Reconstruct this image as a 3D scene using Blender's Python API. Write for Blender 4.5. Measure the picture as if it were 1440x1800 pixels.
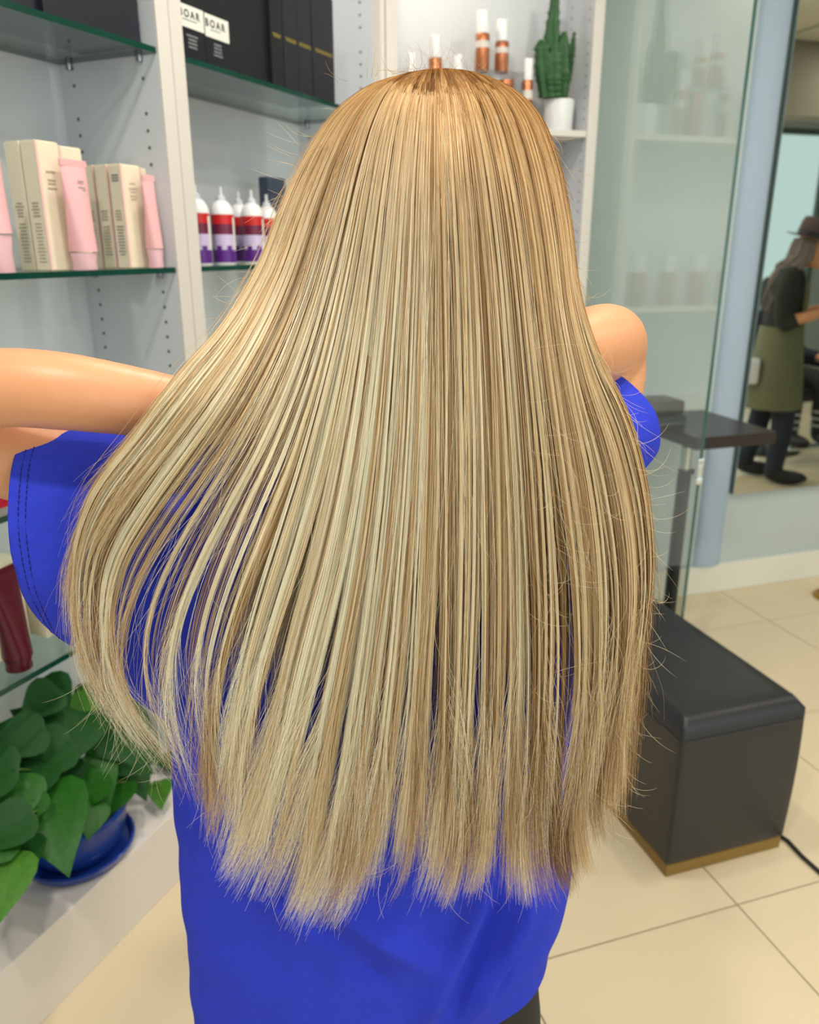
import bpy, bmesh, math, random
import numpy as np
from mathutils import Vector, Matrix

for _o in list(bpy.data.objects):
    bpy.data.objects.remove(_o, do_unlink=True)
SC = bpy.context.scene
COL = SC.collection
random.seed(7)
RNG = np.random.default_rng(11)

# ---------------------------------------------------------------- camera, world, light, exposure
CAM_H = 1.5
FPX = 1400.0                                  # focal length in pixels of the 1440 x 1800 frame
PITCH = math.atan(467.0 / FPX)
cam = bpy.data.cameras.new('camera')
cam.sensor_fit = 'HORIZONTAL'
cam.sensor_width = 36.0
cam.lens = FPX / 1440.0 * 36.0
cam.clip_start = 0.02
cam.dof.use_dof = True
cam.dof.focus_distance = 0.69
cam.dof.aperture_fstop = 8.5
cam_ob = bpy.data.objects.new('camera', cam)
COL.objects.link(cam_ob)
cam_ob.location = (0, 0, CAM_H)
cam_ob.rotation_euler = (math.pi / 2 - PITCH, 0, 0)
SC.camera = cam_ob

world = bpy.data.worlds.new('world')
SC.world = world
world.use_nodes = True
world.node_tree.nodes['Background'].inputs[0].default_value = (0.78, 0.93, 0.90, 1)
world.node_tree.nodes['Background'].inputs[1].default_value = 0.7

SC.view_settings.view_transform = 'Standard'
SC.view_settings.look = 'None'
SC.view_settings.exposure = 0.38
SC.view_settings.gamma = 1.0
SC.view_settings.use_curve_mapping = False
SC.cycles.max_bounces = 6
SC.cycles.diffuse_bounces = 3
SC.cycles.glossy_bounces = 4
SC.cycles.transmission_bounces = 2
SC.cycles.transparent_max_bounces = 12
SC.cycles.adaptive_threshold = 0.06
SC.cycles.sample_clamp_indirect = 6.0

# two plan frames: the diagonal shelving wall and the wall behind it (floor tiles follow the second)
ANG_S = math.pi / 2 - math.atan((1390 - 720) / math.hypot(FPX, 467))
ANG_B = -math.atan((250 - 720) / math.hypot(FPX, 467))


class Frame:
    def __init__(self, ang):
        self.ang = ang
        self.X = np.array([math.cos(ang), math.sin(ang)])
        self.Y = np.array([-math.sin(ang), math.cos(ang)])

    def w(self, a, b, z=0.0):
        p = self.X * a + self.Y * b
        return (p[0], p[1], z)


S = Frame(ANG_S)
B = Frame(ANG_B)
SB = 1.182            # front plane of the shelving (S frame)
BW = 2.775            # back wall plane (B frame)
BU = 2.57             # front plane of the display unit on the back wall
CEIL = 3.0


def ray(x, y):
    u = (x - 720) / FPX
    v = (y - 900) / FPX
    c, s = math.cos(PITCH), math.sin(PITCH)
    return np.array([u, c - s * v, -(c * v + s)])


def on(fr, x, y, b):                       # plan position along a frame's wall direction, and height
    r = ray(x, y)
    t = b / (r[:2] @ fr.Y)
    return float(r[:2] @ fr.X) * t, CAM_H + r[2] * t


def onz(fr, x, y, z):                      # same on a horizontal plane
    r = ray(x, y)
    t = (z - CAM_H) / r[2]
    p = r[:2] * t
    return float(p @ fr.X), float(p @ fr.Y)


def at(x, y, Y):                           # a point at distance Y in front of the camera's foot
    r = ray(x, y)
    t = Y / r[1]
    return Vector((r[0] * t, Y, CAM_H + r[2] * t))


def area_light(name, loc, rot, sx, sy, power, color):
    l = bpy.data.lights.new(name, 'AREA')
    l.shape = 'RECTANGLE'
    l.size, l.size_y = sx, sy
    l.energy = power
    l.color = color
    o = bpy.data.objects.new(name, l)
    COL.objects.link(o)
    o.location = loc
    o.rotation_euler = rot
    return o


# daylight through the shop-front windows behind the camera
area_light('window_daylight', B.w(2.2, -2.30, 1.62), (math.radians(90), 0, ANG_B), 6.4, 2.2, 42, (0.88, 0.97, 0.95))

# ---------------------------------------------------------------- materials
MATS = {}


def srgb(r, g, b):
    def f(c):
        c /= 255.0
        return c / 12.92 if c <= 0.04045 else ((c + 0.055) / 1.055) ** 2.4
    return (f(r), f(g), f(b), 1.0)


def mat(name, rgb, rough=0.5, metal=0.0, var=0.0, scale=20.0, bump=0.0, bscale=200.0, spec=0.5, coat=0.0, stretch=None, sss=0.0, emit=None):
    m = bpy.data.materials.new(name)
    m.use_nodes = True
    nt = m.node_tree
    b = nt.nodes['Principled BSDF']
    col = srgb(*rgb)
    b.inputs['Base Color'].default_value = col
    b.inputs['Roughness'].default_value = rough
    b.inputs['Metallic'].default_value = metal
    b.inputs['Specular IOR Level'].default_value = spec
    b.inputs['Coat Weight'].default_value = coat
    if sss:
        b.inputs['Subsurface Weight'].default_value = sss
        b.inputs['Subsurface Radius'].default_value = (0.012, 0.005, 0.003)
        b.inputs['Subsurface Scale'].default_value = 1.0
    if emit:
        b.inputs['Emission Color'].default_value = srgb(*emit[0])
        b.inputs['Emission Strength'].default_value = emit[1]
    tc = nt.nodes.new('ShaderNodeTexCoord')
    src = tc.outputs['Object']
    if stretch:
        mp = nt.nodes.new('ShaderNodeMapping')
        mp.inputs['Scale'].default_value = stretch
        nt.links.new(src, mp.inputs[0])
        src = mp.outputs[0]
    if var:
        n = nt.nodes.new('ShaderNodeTexNoise')
        n.inputs['Scale'].default_value = scale
        n.inputs['Detail'].default_value = 4
        nt.links.new(src, n.inputs['Vector'])
        r = nt.nodes.new('ShaderNodeValToRGB')
        r.color_ramp.elements[0].position = 0.3
        r.color_ramp.elements[1].position = 0.7
        r.color_ramp.elements[0].color = tuple(c * (1 - var) for c in col[:3]) + (1,)
        r.color_ramp.elements[1].color = tuple(min(1, c * (1 + var)) for c in col[:3]) + (1,)
        nt.links.new(n.outputs[0], r.inputs[0])
        nt.links.new(r.outputs[0], b.inputs['Base Color'])
    if bump:
        n = nt.nodes.new('ShaderNodeTexNoise')
        n.inputs['Scale'].default_value = bscale
        n.inputs['Detail'].default_value = 3
        nt.links.new(src, n.inputs['Vector'])
        bp = nt.nodes.new('ShaderNodeBump')
        bp.inputs['Strength'].default_value = bump
        bp.inputs['Distance'].default_value = 0.002
        nt.links.new(n.outputs[0], bp.inputs['Height'])
        nt.links.new(bp.outputs[0], b.inputs['Normal'])
    MATS[name] = m
    return m


def pane_mat(name, tint, ior=1.5, rough=0.0):
    m = bpy.data.materials.new(name)
    m.use_nodes = True
    nt = m.node_tree
    nt.nodes.clear()
    out = nt.nodes.new('ShaderNodeOutputMaterial')
    mx = nt.nodes.new('ShaderNodeMixShader')
    lw = nt.nodes.new('ShaderNodeLayerWeight')
    pw = nt.nodes.new('ShaderNodeMath')
    pw.operation = 'POWER'
    pw.inputs[1].default_value = 5.0
    fr = nt.nodes.new('ShaderNodeMapRange')
    r0 = ((ior - 1) / (ior + 1)) ** 2
    fr.inputs['To Min'].default_value = r0
    nt.links.new(lw.outputs['Facing'], pw.inputs[0])
    nt.links.new(pw.outputs[0], fr.inputs[0])
    tr = nt.nodes.new('ShaderNodeBsdfTransparent')
    tr.inputs[0].default_value = tint + (1,)
    gl = nt.nodes.new('ShaderNodeBsdfGlossy')
    gl.inputs['Roughness'].default_value = rough
    nt.links.new(fr.outputs[0], mx.inputs[0])
    nt.links.new(tr.outputs[0], mx.inputs[1])
    nt.links.new(gl.outputs[0], mx.inputs[2])
    nt.links.new(mx.outputs[0], out.inputs[0])
    MATS[name] = m
    return m


mat('wall', (194, 203, 202), 0.6, var=0.02, scale=3, bump=0.05, bscale=120)
mat('wall_blue', (174, 190, 210), 0.6, var=0.02, scale=3)
mat('ceiling', (236, 230, 212), 0.7, var=0.02, scale=2)
mat('laminate', (214, 216, 222), 0.35, var=0.012, scale=6)
mat('laminate_edge', (220, 213, 206), 0.4, var=0.015, scale=8)
mat('plinth', (232, 222, 215), 0.12, var=0.015, scale=4)
mat('tile', (226, 208, 176), 0.22, var=0.035, scale=2.2)
mat('grout', (150, 136, 116), 0.8, var=0.05, scale=30)
mat('baseboard', (238, 234, 222), 0.4, var=0.02, scale=5)
mat('hole', (92, 94, 100), 0.8)
mat('steel', (150, 152, 155), 0.25, metal=1.0)
mat('chrome', (215, 220, 222), 0.08, metal=1.0)
mat('brass', (178, 140, 62), 0.32, metal=1.0, var=0.05, scale=25)
mat('brass_paint', (140, 108, 48), 0.45, var=0.06, scale=25)
mat('glass_edge', (4, 62, 50), 0.12, var=0.15, scale=12)
mat('partition_edge', (60, 92, 88), 0.15, var=0.1, scale=10)
pane_mat('shelf_glass', (0.80, 0.88, 0.85), 1.5)
pane_mat('partition_glass', (0.90, 0.935, 0.92), 2.1)
pane_mat('window_glass', (0.93, 0.97, 0.96), 1.45)
pane_mat('acrylic', (0.90, 0.92, 0.93), 1.4)
mat('navy_box', (26, 27, 40), 0.42, var=0.08, scale=18)
mat('black_box', (19, 20, 27), 0.35, var=0.1, scale=18)
mat('label_white', (228, 226, 218), 0.6)
mat('ink', (40, 40, 44), 0.7)
mat('ink_grey', (120, 122, 128), 0.7)
mat('ink_taupe', (172, 160, 140), 0.7)
mat('gold_print', (150, 134, 60), 0.4, metal=0.3)
mat('cream_box', (240, 226, 200), 0.55, var=0.015, scale=10)
mat('pink_tube', (242, 184, 188), 0.3, var=0.02, scale=12)
mat('pink_cap', (240, 192, 202), 0.25)
mat('pink_edge', (236, 196, 190), 0.5)
mat('white_plastic', (236, 236, 238), 0.28)
mat('clear_cap', (214, 216, 222), 0.12)
mat('red_print', (202, 30, 28), 0.35)
mat('wine_print', (110, 22, 60), 0.35)
mat('violet_print', (90, 30, 130), 0.35)
mat('lilac_print', (206, 190, 226), 0.35)
mat('burgundy', (84, 14, 34), 0.28, var=0.06, scale=10)
mat('red_pack', (178, 26, 50), 0.35)
mat('slate_pack', (62, 72, 92), 0.4, var=0.15, scale=40)
mat('copper', (178, 110, 74), 0.3, metal=0.55, var=0.06, scale=14)
mat('ceramic', (238, 239, 240), 0.15)
mat('cactus', (36, 84, 40), 0.5, var=0.25, scale=35, bump=0.4, bscale=90)
mat('cactus_rib', (70, 112, 56), 0.55, var=0.2, scale=60)
mat('soil', (46, 36, 28), 0.95, var=0.3, scale=80, bump=1.0, bscale=150)
mat('pot_blue', (30, 62, 150), 0.16, var=0.06, scale=8)
mat('leaf_dark', (24, 74, 24), 0.5, var=0.18, scale=22, bump=0.2, bscale=60, spec=0.22)
mat('leaf_mid', (38, 94, 26), 0.38, var=0.18, scale=22, bump=0.2, bscale=60, spec=0.22)
mat('leaf_light', (72, 122, 40), 0.4, var=0.15, scale=22, bump=0.2, bscale=60, spec=0.22)
mat('stem_green', (96, 128, 56), 0.5, var=0.1, scale=30)
mat('leather', (34, 34, 38), 0.36, var=0.08, scale=12, bump=0.25, bscale=420)
mat('black_metal', (22, 22, 24), 0.35, var=0.05, scale=20)
mat('black_plastic', (30, 31, 32), 0.4, var=0.06, scale=20)
mat('dark_wood', (46, 36, 34), 0.3, var=0.2, scale=12, stretch=(1, 6, 6))
mat('skin', (230, 160, 116), 0.42, var=0.03, scale=26, bump=0.06, bscale=350)
mat('shirt', (52, 66, 204), 0.85, var=0.05, scale=120, bump=0.35, bscale=900, spec=0.15)
mat('stitch', (24, 28, 130), 0.9)
mat('trousers', (34, 31, 32), 0.8, var=0.1, scale=60, bump=0.3, bscale=500)
mat('shoe_dark', (26, 25, 26), 0.5, var=0.1, scale=30)
mat('hair_under', (150, 118, 78), 0.6, var=0.3, scale=120, stretch=(8, 8, 0.6))
mat('hat_felt', (96, 78, 76), 0.9, var=0.1, scale=40)
mat('hair_ash', (122, 108, 102), 0.6, var=0.3, scale=60, stretch=(6, 6, 0.5))
mat('apron', (112, 112, 84), 0.8, var=0.08, scale=12)
mat('sweater', (48, 50, 46), 0.9, var=0.15, scale=30)
mat('denim_dark', (40, 46, 58), 0.85, var=0.15, scale=40)
mat('gold', (214, 164, 64), 0.25, metal=1.0)
mat('band_grey', (190, 188, 186), 0.6)
mat('towel', (226, 224, 226), 0.9)
mat('bulkhead', (150, 142, 124), 0.7, var=0.04, scale=4)
mat('frame_grey', (88, 102, 96), 0.4)
mat('lamp_glow', (255, 246, 225), 0.5, emit=((255, 236, 200), 14.0))

m = bpy.data.materials.new('mirror_silver')
m.use_nodes = True
_b = m.node_tree.nodes['Principled BSDF']
_b.inputs['Base Color'].default_value = (0.80, 0.84, 0.80, 1)
_b.inputs['Metallic'].default_value = 1.0
_b.inputs['Roughness'].default_value = 0.02
MATS['mirror_silver'] = m


def hair_mat(name):
    m = bpy.data.materials.new(name)
    m.use_nodes = True
    nt = m.node_tree
    nt.nodes.clear()
    out = nt.nodes.new('ShaderNodeOutputMaterial')
    df = nt.nodes.new('ShaderNodeBsdfDiffuse')
    h1 = nt.nodes.new('ShaderNodeBsdfHair')
    h1.component = 'Reflection'
    h1.inputs['RoughnessU'].default_value = 0.28
    h1.inputs['RoughnessV'].default_value = 0.9
    h1.inputs['Offset'].default_value = math.radians(4)
    h2 = nt.nodes.new('ShaderNodeBsdfHair')
    h2.component = 'Transmission'
    h2.inputs['RoughnessU'].default_value = 0.5
    h2.inputs['RoughnessV'].default_value = 1.0
    m1 = nt.nodes.new('ShaderNodeMixShader')
    m1.inputs[0].default_value = 0.34
    m2 = nt.nodes.new('ShaderNodeMixShader')
    m2.inputs[0].default_value = 0.12
    nt.links.new(df.outputs[0], m1.inputs[1])
    nt.links.new(h1.outputs[0], m1.inputs[2])
    nt.links.new(m1.outputs[0], m2.inputs[1])
    nt.links.new(h2.outputs[0], m2.inputs[2])
    at_ = nt.nodes.new('ShaderNodeAttribute')
    at_.attribute_name = 'tone'
    ramp = nt.nodes.new('ShaderNodeValToRGB')
    e = ramp.color_ramp.elements
    e[0].position, e[0].color = 0.0, srgb(120, 92, 62)
    e[1].position, e[1].color = 1.0, srgb(255, 248, 226)
    for p, c in ((0.25, (172, 133, 92)), (0.5, (216, 184, 140)), (0.75, (245, 224, 186))):
        k = e.new(p)
        k.color = srgb(*c)
    nt.links.new(at_.outputs['Fac'], ramp.inputs[0])
    hi = nt.nodes.new('ShaderNodeHairInfo')
    rr = nt.nodes.new('ShaderNodeMapRange')
    rr.inputs['From Min'].default_value = 0.02
    rr.inputs['From Max'].default_value = 0.42
    rr.inputs['To Min'].default_value = 1.0
    rr.inputs['To Max'].default_value = 0.0
    nt.links.new(hi.outputs['Intercept'], rr.inputs[0])
    mx = nt.nodes.new('ShaderNodeMix')
    mx.data_type = 'RGBA'
    mx.blend_type = 'MULTIPLY'
    mx.inputs['B'].default_value = (0.80, 0.58, 0.32, 1)
    nt.links.new(rr.outputs[0], mx.inputs[0])
    nt.links.new(ramp.outputs[0], mx.inputs[6])
    mx.inputs[7].default_value = (0.66, 0.47, 0.27, 1)
    for nd in (df, h1, h2):
        nt.links.new(mx.outputs[2], nd.inputs['Color'])
    nt.links.new(m2.outputs[0], out.inputs[0])
    MATS[name] = m


hair_mat('blonde_hair')


# ---------------------------------------------------------------- mesh helpers
class MB:
    def __init__(self):
        self.v, self.f = [], []

    def add(self, vs, fs):
        o = len(self.v)
        self.v += [tuple(v) for v in vs]
        self.f += [tuple(i + o for i in f) for f in fs]
        return self

    def box(self, x0, x1, y0, y1, z0, z1, bev=0.0):
        if bev <= 0:
            vs = [(x, y, z) for z in (z0, z1) for y in (y0, y1) for x in (x0, x1)]
            return self.add(vs, [(0, 2, 3, 1), (4, 5, 7, 6), (0, 1, 5, 4), (2, 6, 7, 3), (0, 4, 6, 2), (1, 3, 7, 5)])
        bm = bmesh.new()
        bmesh.ops.create_cube(bm, size=1)
        for v in bm.verts:
            v.co = Vector(((x0 + x1) / 2 + v.co.x * (x1 - x0), (y0 + y1) / 2 + v.co.y * (y1 - y0), (z0 + z1) / 2 + v.co.z * (z1 - z0)))
        bmesh.ops.bevel(bm, geom=bm.edges[:], offset=bev, segments=2, profile=0.6, affect='EDGES')
        bm.verts.index_update()
        vs = [v.co[:] for v in bm.verts]
        fs = [[v.index for v in f.verts] for f in bm.faces]
        bm.free()
        return self.add(vs, fs)

    def loft(self, rings, cap=True, close=True):
        n = len(rings[0])
        vs = [p for r in rings for p in r]
        fs = []
        for i in range(len(rings) - 1):
            for k in range(n if close else n - 1):
                k2 = (k + 1) % n
                fs.append((i * n + k, i * n + k2, (i + 1) * n + k2, (i + 1) * n + k))
        if cap:
            fs.append(tuple(range(n - 1, -1, -1)))
            fs.append(tuple((len(rings) - 1) * n + k for k in range(n)))
        return self.add(vs, fs)

    def lathe(self, prof, n=24, c=(0, 0, 0), sx=1.0, sy=1.0, cap=True):
        rings = [[(c[0] + r * sx * math.cos(2 * math.pi * k / n), c[1] + r * sy * math.sin(2 * math.pi * k / n), c[2] + z) for k in range(n)] for r, z in prof]
        return self.loft(rings, cap)

    def tube(self, pts, rad, n=8, cap=True, flat=None):
        pts = [Vector(p) for p in pts]
        if not hasattr(rad, '__len__'):
            rad = [rad] * len(pts)
        rings = []
        up = None
        for i, p in enumerate(pts):
            d = (pts[min(i + 1, len(pts) - 1)] - pts[max(i - 1, 0)]).normalized()
            if up is None:
                up = Vector((0, 0, 1)) if abs(d.z) < 0.9 else Vector((0, 1, 0))
            s = d.cross(up).normalized()
            up = s.cross(d).normalized()
            r1 = rad[i]
            r2 = r1 * (flat if flat else 1)
            rings.append([p + s * (math.cos(2 * math.pi * k / n) * r1) + up * (math.sin(2 * math.pi * k / n) * r2) for k in range(n)])
        return self.loft(rings, cap)

    def ellipsoid(self, c, r, rot=None, n=20, mth=12):
        rings = []
        R = rot.to_matrix() if rot else Matrix.Identity(3)
        c = Vector(c)
        for i in range(mth + 1):
            th = math.pi * (i + 0.02) / (mth + 0.04)
            rings.append([c + R @ Vector((r[0] * math.sin(th) * math.cos(2 * math.pi * k / n), r[1] * math.sin(th) * math.sin(2 * math.pi * k / n), -r[2] * math.cos(th))) for k in range(n)])
        return self.loft(rings)

    def mesh(self, name, m, smooth=False):
        me = bpy.data.meshes.new(name)
        me.from_pydata(self.v, [], self.f)
        bm = bmesh.new()
        bm.from_mesh(me)
        bmesh.ops.recalc_face_normals(bm, faces=bm.faces[:])
        bm.to_mesh(me)
        bm.free()
        if m:
            me.materials.append(MATS[m])
        if smooth:
            me.polygons.foreach_set('use_smooth', [True] * len(me.polygons))
            if smooth != 'all':
                me.set_sharp_from_angle(angle=math.radians(40))
        me.update()
        return me

    def build(self, name, m, parent=None, smooth=False):
        return link(name, self.mesh(name, m, smooth), parent)


def link(name, data, parent=None):
    o = bpy.data.objects.new(name, data)
    COL.objects.link(o)
    if parent:
        o.parent = parent
    return o


def tag(o, label=None, cat=None, group=None, kind=None):
    if label: o['label'] = label
    if cat: o['category'] = cat
    if group: o['group'] = group
    if kind: o['kind'] = kind
    return o


def thing(name, label, cat, loc=(0, 0, 0), rz=0.0, group=None):
    o = bpy.data.objects.new(name, None)
    o.empty_display_size = 0.05
    COL.objects.link(o)
    o.location = loc
    o.rotation_euler = (0, 0, rz)
    return tag(o, label, cat, group)


def struct(name, mb, m, fr=None, parent=None, smooth=False):
    o = mb.build(name, m, parent, smooth)
    if fr:
        o.rotation_euler = (0, 0, fr.ang)
    if not parent:
        o['kind'] = 'structure'
    return o


def evaluated(o, name, m):
    dg = bpy.context.evaluated_depsgraph_get()
    dg.update()
    me = bpy.data.meshes.new_from_object(o.evaluated_get(dg))
    me.name = name
    bpy.data.objects.remove(o, do_unlink=True)
    me.materials.clear()
    me.materials.append(MATS[m])
    me.polygons.foreach_set('use_smooth', [True] * len(me.polygons))
    return me


def fuse(mb, name, m, voxel=0.006, smooth=6):
    """one continuous skin over overlapping closed pieces"""
    o = link('fuse_tmp', mb.mesh('fuse_tmp', None))
    r = o.modifiers.new('r', 'REMESH')
    r.mode = 'VOXEL'
    r.voxel_size = voxel
    s = o.modifiers.new('s', 'SMOOTH')
    s.factor = 0.5
    s.iterations = smooth
    return evaluated(o, name, m)


def text_mesh(body, size, m, name='lettering', bold=0.0):
    cu = bpy.data.curves.new('txt', 'FONT')
    cu.body = body
    cu.size = size
    cu.align_x = 'CENTER'
    cu.align_y = 'CENTER'
    cu.extrude = 0.0002
    cu.offset = bold
    cu.space_character = 1.45
    o = link('txt_tmp', cu)
    me = evaluated(o, name, m)
    me.polygons.foreach_set('use_smooth', [False] * len(me.polygons))
    return me


def smoothstep(a, b, x):
    t = np.clip((x - a) / (b - a), 0, 1)
    return t * t * (3 - 2 * t)


# ---------------------------------------------------------------- the room
# floor: grout bed with single tiles standing proud of it
TA, TB = 0.581, 0.620
A0, B0 = 0.6294, 1.2055                       # where two joints cross (B frame)
mb = MB().box(-3.6, 8.6, -3.4, 3.0, -0.06, -0.004)
floor = struct('floor', mb, 'grout', B)
tile_me = MB().box(0.002, TA - 0.002, 0.002, TB - 0.002, -0.004, 0.0, 0.0).mesh('tile', 'tile')
for i in range(-6, 13):
    for j in range(-6, 3):
        a, b = A0 + i * TA, B0 + j * TB
        if b + TB > BW + 0.65 or a + TA > 8.5:
            continue
        c = B.X * (a + TA / 2) + B.Y * (b + TB / 2)
        if c @ S.Y > SB + 0.55:
            continue
        o = link('tile', tile_me, floor)
        o.location = (a, b, 0)

struct('ceiling', MB().box(-3.6, 8.6, -3.4, 3.0, CEIL, CEIL + 0.08), 'ceiling', B)
mb = MB()
for k in range(8):
    mb.box(2.5 + k * 0.75, 2.512 + k * 0.75, -2.6, 2.7, CEIL - 0.006, CEIL)
struct('trim_1', mb, 'bulkhead', B)
struct('wall_back', MB().box(0.70, 8.6, BW, BW + 0.1, 0, CEIL), 'wall', B)
struct('wall_right', MB().box(8.5, 8.6, -3.0, BW, 0, CEIL), 'wall', B)
struct('wall_left', MB().box(-2.6, 2.72, SB + 0.30, SB + 0.38, 0, CEIL), 'laminate', S)
struct('baseboard_back', MB().box(1.50, 8.5, BW - 0.014, BW, 0, 0.135, 0.003), 'baseboard', B)
# bulkhead across the ceiling at the shop front, seen in the mirror
struct('trim_2', MB().box(3.2, 8.5, -0.45, -0.20, 2.48, CEIL), 'bulkhead', B)
# shop-front wall behind the camera with three windows
FW = -2.5
mb = MB()
mb.box(-3.4, 8.5, FW - 0.1, FW, 2.75, CEIL).box(-3.4, 8.5, FW - 0.1, FW, 0, 0.45)
for a0, a1 in ((-3.4, -1.2), (1.55, 1.75), (4.45, 4.65), (7.6, 8.5)):
    mb.box(a0, a1, FW - 0.1, FW, 0.45, 2.75)
struct('wall_front', mb, 'wall', B)
for n, (a0, a1) in enumerate(((-1.2, 1.55), (1.75, 4.45), (4.65, 7.6)), 1):
    fr_ = MB()
    for x in (a0, (a0 + a1) / 2 - 0.03, a1 - 0.06):
        fr_.box(x, x + 0.06, FW - 0.08, FW - 0.02, 0.45, 2.75)
    fr_.box(a0, a1, FW - 0.08, FW - 0.02, 0.45, 0.51).box(a0, a1, FW - 0.08, FW - 0.02, 2.69, 2.75)
    w = struct('window_%d' % n, fr_, 'frame_grey', B)
    MB().box(a0 + 0.06, (a0 + a1) / 2 - 0.03, FW - 0.055, FW - 0.045, 0.51, 2.69).build('pane', 'window_glass', w)
    MB().box((a0 + a1) / 2 + 0.03, a1 - 0.06, FW - 0.055, FW - 0.045, 0.51, 2.69).build('pane', 'window_glass', w)


# ceiling downlights
def downlight(x, y, power, label, size=0.16, color=(1.0, 0.95, 0.87)):
    t = thing('ceiling_downlight', label, 'downlight', (x, y, CEIL), 0, 'ceiling downlights')
    MB().lathe([(0.075, 0), (0.10, 0), (0.10, -0.008), (0.075, -0.012)], 24, cap=False).build('trim_ring', 'white_plastic', t, True)
    MB().lathe([(0.001, -0.003), (0.074, -0.003), (0.074, -0.001)], 24).build('lens', 'lamp_glow', t)
    l = bpy.data.lights.new('downlight', 'AREA')
    l.shape = 'DISK'
    l.size = size
    l.energy = power
    l.color = color
    o = link('downlight_lamp', l, t)
    o.location = (0, 0, -0.02)


for i, (a, b) in enumerate(((-0.42, 0.05), (0.85, 0.45), (1.55, 1.35), (2.9, 0.6), (4.3, 1.2), (5.6, 0.2), (1.9, -1.4), (0.45, 1.55))):
    p = B.w(a, b)
    downlight(p[0], p[1], (15, 10, 7, 7, 7, 6, 10, 10)[i], 'round white recessed downlight in the ceiling ' + ('left of the blonde person', 'over the front end of the bench', 'over the back end of the bench', 'right of the bench', 'over the hatted person', 'nearest the far right windows', 'behind the camera position', 'over the corner of the shelving')[i])


# ---------------------------------------------------------------- shelving (diagonal wall)
PL = 0.195            # plinth height
SD = 0.28             # cabinet depth


def peg_holes(parent, a, face, bs, z0, z1, step=0.0318):
    mb = MB()
    s = 0.0038
    z = z0
    k = 0
    while z < z1:
        if k % 9 not in (7,):
            for b in bs:
                n = 8
                x = a + face * 0.0006
                ring = [(x, b + s * math.cos(2 * math.pi * q / n), z + s * math.sin(2 * math.pi * q / n)) for q in range(n)]
                mb.add(ring, [tuple(range(n))])
        z += step
        k += 1
    o = mb.build('peg_holes', 'hole', parent)
    o['kind'] = 'stuff'
    return o


def shelving(name, label, a0, a1, pan=0.038, holes=True):
    t = thing(name, label, 'shelving', S.w(a0, SB), S.ang, 'white shelving units along the diagonal wall')
    W = a1 - a0
    for x in (0.0, W - pan):
        MB().box(x, x + pan, 0.004, SD, PL, 2.6, 0.0015).build('side_panel', 'laminate', t)
        MB().box(x, x + pan, 0, 0.004, PL, 2.6).build('edge_band', 'laminate_edge', t)
    MB().box(pan, W - pan, SD - 0.012, SD, PL, 2.6).build('back_panel', 'laminate', t)
    MB().box(0, W, 0, SD, 2.6, 2.64).build('top_panel', 'laminate', t)
    MB().box(0, W, 0.0, SD, 0, PL, 0.002).build('plinth', 'plinth', t)
    peg_holes(t, W - pan, -1, (0.045, SD - 0.05), 0.42, 2.5)
    peg_holes(t, pan, 1, (0.045, SD - 0.05), 0.42, 2.5)
    return t


U1A, U1B = 0.52, 1.448
U2A, U2B = 1.450, 2.392
u1 = shelving('shelving_unit', 'white shelving unit holding pink tubes and cream boxes, nearest the left edge', U1A, U1B)
u2 = shelving('shelving_unit', 'white shelving unit holding red and violet bottles, behind the blonde hair', U2A, U2B)
u0 = shelving('shelving_unit', 'white empty shelving unit beyond the left frame edge', -0.42, 0.518)


def glass_shelf(a0, a1, z, label, depth=SD - 0.022, b0=0.006):
    t = thing('glass_shelf', label, 'shelf', S.w(a0, SB + b0, z), S.ang, 'glass shelves of the white shelving')
    W, T = a1 - a0, 0.011
    mb = MB()
    mb.add([(0, 0, 0), (W, 0, 0), (W, depth, 0), (0, depth, 0)], [(0, 3, 2, 1)])
    mb.add([(0, 0, T), (W, 0, T), (W, depth, T), (0, depth, T)], [(0, 1, 2, 3)])
    mb.build('pane', 'shelf_glass', t)
    MB().box(0, W, -0.0006, 0.0006, 0, T).build('front_edge', 'glass_edge', t)
    e = MB().box(-0.0004, 0.0004, 0, depth, 0, T).box(W - 0.0004, W + 0.0004, 0, depth, 0, T).box(0, W, depth - 0.0006, depth, 0, T)
    e.build('side_edge', 'glass_edge', t)
    for x in (0.004, W - 0.004):
        for y in (0.04, depth - 0.03):
            MB().lathe([(0.001, -0.012), (0.006, -0.012), (0.007, -0.003), (0.007, -0.0005)], 10, (x, y, 0)).build('shelf_pin', 'steel', t, True)
    return t


T_ = 0.011
ZU, ZM, ZL1, ZL2 = 1.866 - T_ / 2, 1.452 - T_ / 2, 1.048 - T_ / 2, 0.737 - T_ / 2
g = 0.001
for (c0, c1, names) in ((U1A + 0.038 + g, U1B - 0.038 - g, ('under the row of navy boxes', 'under the pink tubes and cream boxes', 'under the red pack, beside the blue sleeve', 'under the burgundy tube, above the potted plant')),
                        (U2A + 0.038 + g, U2B - 0.038 - g, ('under the black boxes with white labels', 'under the red and violet bottles', None, None))):
    for z, nm in zip((ZU, ZM, ZL1, ZL2), names):
        if nm:
            glass_shelf(c0, c1, z, 'clear glass shelf with dark green edge ' + nm)

# corner post where the diagonal shelving meets the wall unit
cp = MB()
p0 = np.array(S.w(U2B + 0.002, SB)[:2]); p1 = np.array(B.w(0.742, BU)[:2])
p2 = np.array(B.w(0.742, BW - 0.002)[:2]); p3 = np.array(S.w(U2B + 0.002, SB + SD)[:2])
cp.add([(*p, z) for z in (0, 2.64) for p in (p0, p1, p2, p3)], [(3, 2, 1, 0), (4, 5, 6, 7), (0, 1, 5, 4), (1, 2, 6, 5), (2, 3, 7, 6), (3, 0, 4, 7)])
struct('trim_3', cp, 'laminate_edge')


# ---------------------------------------------------------------- products on the shelving
def ps(x, y, b):
    return on(S, x, y, b)[0]


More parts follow.
